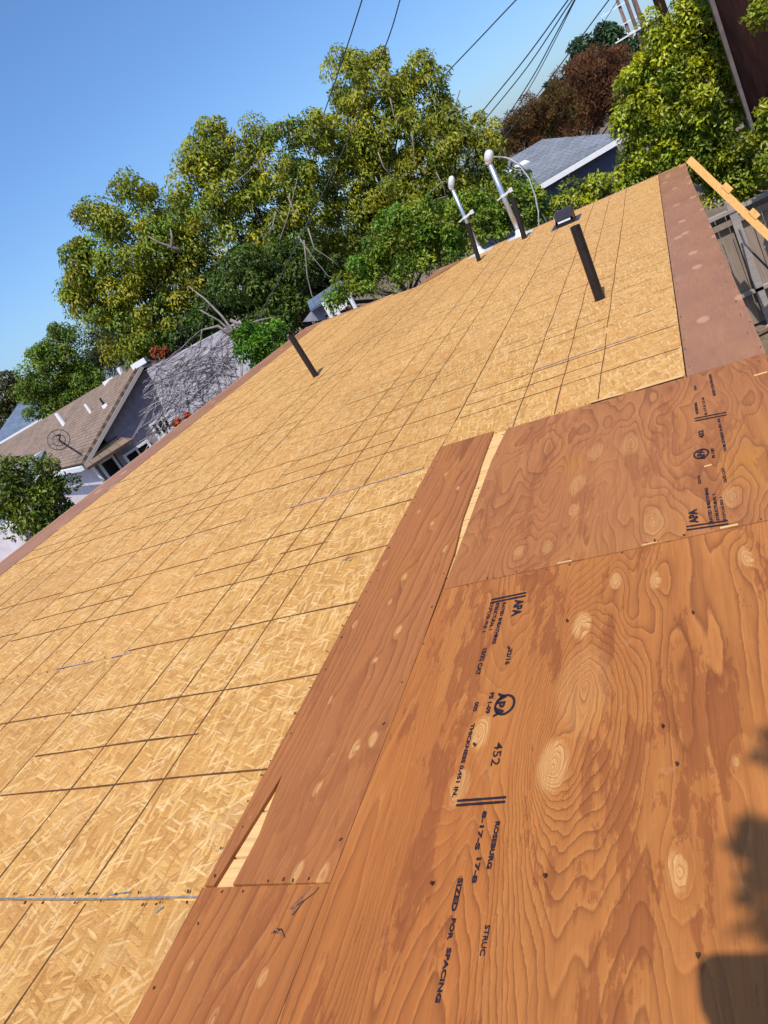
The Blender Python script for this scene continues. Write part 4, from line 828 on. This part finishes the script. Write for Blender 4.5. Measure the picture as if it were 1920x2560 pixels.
# carport fragment between shrubs
cp = empty('carport', (-7.052,14.362,2.942), 'small carport with bluish roof, grey canvas side and white posts', 'carport'); cp.location.z = 0
a, b, c, d = (Vector(p) for p in ((-7.03,13.814,3.233), (-6.231,14.193,3.273), (-7.106,15.992,3.37), (-7.908,15.611,3.366)))
m = MB(); m.slab([a, b, c, c + (a - b)], .04); m.build('roof', M['shingle_blue'], cp).data.uv_layers.new(name='UVMap')
for p in ((812, 760), (866, 742)):
    pass
for q0, q1 in (((-6.665,13.772,3.248), (-6.661,13.774,2.875)), ((-6.246,14.077,3.267), (-6.237,14.08,2.911)), ((-6.565,13.931,3.137), (-6.599,13.914,2.91))):
    q0, q1 = Vector(q0), Vector(q1); MB().tube([q0, Vector((q0.x, q0.y, 0))], .045, 10).build('post', M['white'], cp)
m = MB(); m.slab([Vector((-7.388,13.966,3.084)), Vector((-7,14.165,2.886)), Vector((-6.919,14.204,3.155)), Vector((-7.077,14.126,3.226))], .03); m.build('canvas_side', plain('grey_canvas', (.24, .24, .30), .8), cp)
m = MB(); m.slab([Vector((-6.683,13.93,2.9)), Vector((-6.384,14.069,2.94)), Vector((-6.338,14.09,3.062)), Vector((-6.63,13.955,3.001))], .03); m.build('lattice', M['white'], cp)
# white low garage, lower left beyond the rake
gw = empty('white_garage', (-10.597,7.53,2.625), 'white-sided low building at the lower left edge', 'garage'); gw.location.z = 0
a = Vector((-10.87,7.13,3.162)); b = Vector((-10.062,7.584,2.674)); b.z = a.z = .5 * (a.z + b.z)
wall_poly(gw, [Vector((a.x, a.y, 0)), Vector((b.x, b.y, 0)), b, a], M['paleplaster'], .2)
m = MB(); m.box((0, 0, 0), (1, 1, 1)); m.v = []; m.f = []
m.slab([a + up * .0, b + up * .0, b + up * .09, a + up * .09], .3); m.build('roof_trim', M['white'], gw)
m = MB(); bk = Vector((b.y - a.y, a.x - b.x, 0)).normalized(); bk = bk if bk.dot(a) > 0 else -bk
m.slab([a + up * .091, b + up * .091, b + bk * 3 + up * .6, a + bk * 3 + up * .6], .06); m.build('roof', M['shingle_grey'], gw).data.uv_layers.new(name='UVMap')

# ---------------------------------------------------------------- fence and yard at the right
fy = 12.15
fn = empty('board_fence', (.6, fy, 0), 'weathered grey board fence with rails below the slanting plank', 'fence')
tp = Vector((0.26,12.15,1.785)); bt = Vector((0.303,12.15,0.556)); ztop = tp.z; zlow = bt.z
for k in range(24):
    x = -1.2 + k * .146
    if x > 2.3: break
    MB().box((x, fy + random.uniform(-.004, .004), (ztop - .05 + .05) / 2), (.136, .02, ztop - .05 - .05)).build('picket', M['fence'], fn)
for x in (-.9, (0.439,12.15,1.542)[0], 2.2): MB().box((x, fy - .07, (ztop + .12) / 2), (.11, .11, ztop + .12)).build('post', M['fencecap'], fn)
MB().box((.55, fy - .075, ztop - .02), (3.6, .13, .045)).build('cap_rail', M['fencecap'], fn)
MB().box((.55, fy - .06, ztop - .17), (3.6, .05, .09)).build('rail', M['fence'], fn)
MB().box((.55, fy - .075, zlow), (3.6, .10, .05)).build('rail', M['fencecap'], fn)
yc = MB(); yc.tube([(0.434,11.892,1.503),(0.434,11.659,1.341),(0.504,11.422,1.181),(0.608,11.183,0.952)], .014, 6); tag(yc.build('yard_cable', M['rubber']), 'dark cable hanging diagonally in front of the board fence', 'cable')
def rock(p, s, label):
    m = MB(); n = 9; r = random.Random(int(p[0] * 100)); vs = []
    pr = [(.2, -.1), (.8, .05), (1, .3), (.75, .6), (.3, .75)]
    m.lathe((0, 0, 0), [(a * s, b * s) for a, b in pr], n)
    m.v = [(x * r.uniform(.8, 1.2), y * r.uniform(.7, 1.1), z_ * r.uniform(.8, 1.2)) for x, y, z_ in m.v]
    o = m.build('rock', M['rock']); o.location = p; tag(o, label, 'rock', 'grey stones in the yard'); return o
rock((.52, 11.35, 0), .16, 'larger grey stone on the ground below the eave'); rock((.75, 11.0, 0), .12, 'smaller grey stone nearer the eave in the yard'); rock((.42, 11.85, 0), .09, 'small grey stone close to the board fence')
for k, (x, y, a, l, lab) in enumerate(((.5, 11.75, .4, .6, 'broken scrap board on the dirt beside the fence'), (.62, 11.55, -.5, .45, 'short scrap board lying across the dirt near the stones'), (.7, 11.85, 1.0, .5, 'scrap stick at the foot of the fence post'))):
    o = MB().box((0, 0, .03), (l, .07, .035)).build('scrap_board', M['scrap']); o.location = (x, y, .02 + .01 * k); o.rotation_euler = (.05, .1, a); tag(o, lab, 'scrap wood', 'scrap wood in the yard')

# ---------------------------------------------------------------- utility poles and overhead wires
def pole(px, r, h, label, mat='polegrey', arms=(), grp='utility poles'):
    b = Vector((px[0], px[1], 0)); root = empty('utility_pole', b, label, 'utility pole', grp)
    MB().tube([b - up * .3, b + up * h * .5, b + up * h], [r * 1.12, r, r * .85], 12).build('shaft', M[mat], root, smooth=True)
    for z_, l in arms:
        MB().box(b + Vector((0, -r - .03, z_)), (l, .05, .06)).build('crossarm', M['white'], root)
        for s in (-.42, -.2, .2, .42): MB().lathe(b + Vector((s * l, -r - .05, z_ + .06)), [(.025, -.03), (.03, .03), (.015, .07)], 8).build('insulator', M['white'], root)
    return root
np1 = pole((1.303,12.633,3.461), .30, 9, 'thick dark red-brown utility pole close at the upper right edge', 'pole')
b = np1.location + Vector((-.29, -.12, 0)); MB().tube([b, b + up * 9], .035, 8).build('riser', M['strip'], np1)
q = (0.848,23.985,4.785); pole(q, .13, 10, 'reddish utility pole rising out of the bright tree', 'pole')
q = (0.526,37.996,5.25); pole(q, .10, 11, 'pale brown utility pole, right one of the close pair', 'polegrey')
q = (0.28,41.999,5.56); pole(q, .08, 11.5, 'thinner brown utility pole, left one of the close pair', 'polegrey', ((5.55, 2.0),))
q = (-0.066,55,6.765); pole(q, .11, 8.2, 'far utility pole carrying several white crossarms', 'polegrey', ((7.7, 2.2), (6.7, 2.6), (6.1, 2.6)))
def wire(pts, r, label, mat='rubber'):
    pts = [Vector(p) for p in pts]; dense = []
    for i in range(len(pts) - 1):
        p0 = pts[max(i - 1, 0)]; p1, p2 = pts[i], pts[i + 1]; p3 = pts[min(i + 2, len(pts) - 1)]
        for k in range(6):
            t = k / 6; dense.append(.5 * ((2 * p1) + (p2 - p0) * t + (2 * p0 - 5 * p1 + 4 * p2 - p3) * t * t + (3 * p1 - p0 - 3 * p2 + p3) * t ** 3))
    dense.append(pts[-1]); o = MB().tube(dense, r, 6).build('overhead_wire', M[mat]); tag(o, label, 'overhead wire', 'overhead wires'); return o
wire([(-2.787,12.698,7.103),(-3.628,14.555,7.242),(-4.719,16.332,7.154),(-5.931,18.051,6.978),(-7.375,19.662,6.599)], .012, 'leftmost overhead wire running down into the olive tree')
wire([(-2.288,12.289,6.699),(-2.762,13.171,6.62),(-3.508,13.981,6.323),(-5.225,14.456,5.358),(-6.881,14.808,4.55),(-8.621,14.982,3.68),(-10.636,14.821,2.807),(-12.192,14.832,2.299)], .010, 'overhead wire crossing in front of the big tree down to the neighbour garage')
wire([(-1.115,25.976,7.633),(-2.641,27.875,7.614),(-4.317,29.688,7.507),(-6.264,31.381,7.32),(-8.517,32.916,6.984)], .021, 'overhead wire meeting the top of the biggest tree')
wire([(-0.139,26,7.034),(-1.285,27.97,6.804),(-3.304,29.818,6.178),(-5.756,31.478,5.489),(-7.778,33.098,4.892)], .021, 'steepest left wire of the bundle of four above the rust-brown tree')
wire([(-0.047,26,6.977),(-1.182,27.975,6.743),(-3.259,29.822,5.949),(-5.582,31.509,5.267),(-7.497,33.163,4.733)], .019, 'second wire from the left in the bundle of four')
wire([(-0.185,25.999,7.062),(-1.104,27.578,6.667),(-2.027,29.13,6.268),(-3.374,30.615,5.597),(-5.256,31.971,4.778),(-7.127,33.245,4.013)], .019, 'third wire from the left in the bundle of four')
wire([(-0.167,25.999,7.051),(-1.084,27.579,6.655),(-1.996,29.132,6.212),(-3.278,30.625,5.542),(-4.974,32.016,4.744),(-6.781,33.317,3.989)], .014, 'lowest wire in the bundle of four')
wire([(0.875,27.986,6.634),(-0.263,29.999,6.336),(-2.011,31.937,5.731),(-4.058,33.757,5.009),(-6.321,35.441,4.223)], .020, 'overhead wire passing just above the rust-brown trees')
wire([(0.688,29.992,6.496),(-0.018,35,6.551),(-0.819,39.992,6.469),(-1.998,44.956,6.148),(-3.573,49.872,5.385)], .014, 'thin overhead wire left of the far utility pole')
wire([(1.81,25.937,5.621),(1.215,25.471,5.117),(0.896,24.984,4.914),(0.497,24.495,4.712),(0.167,23.999,4.683)], .013, 'slack wire beside the reddish utility pole')
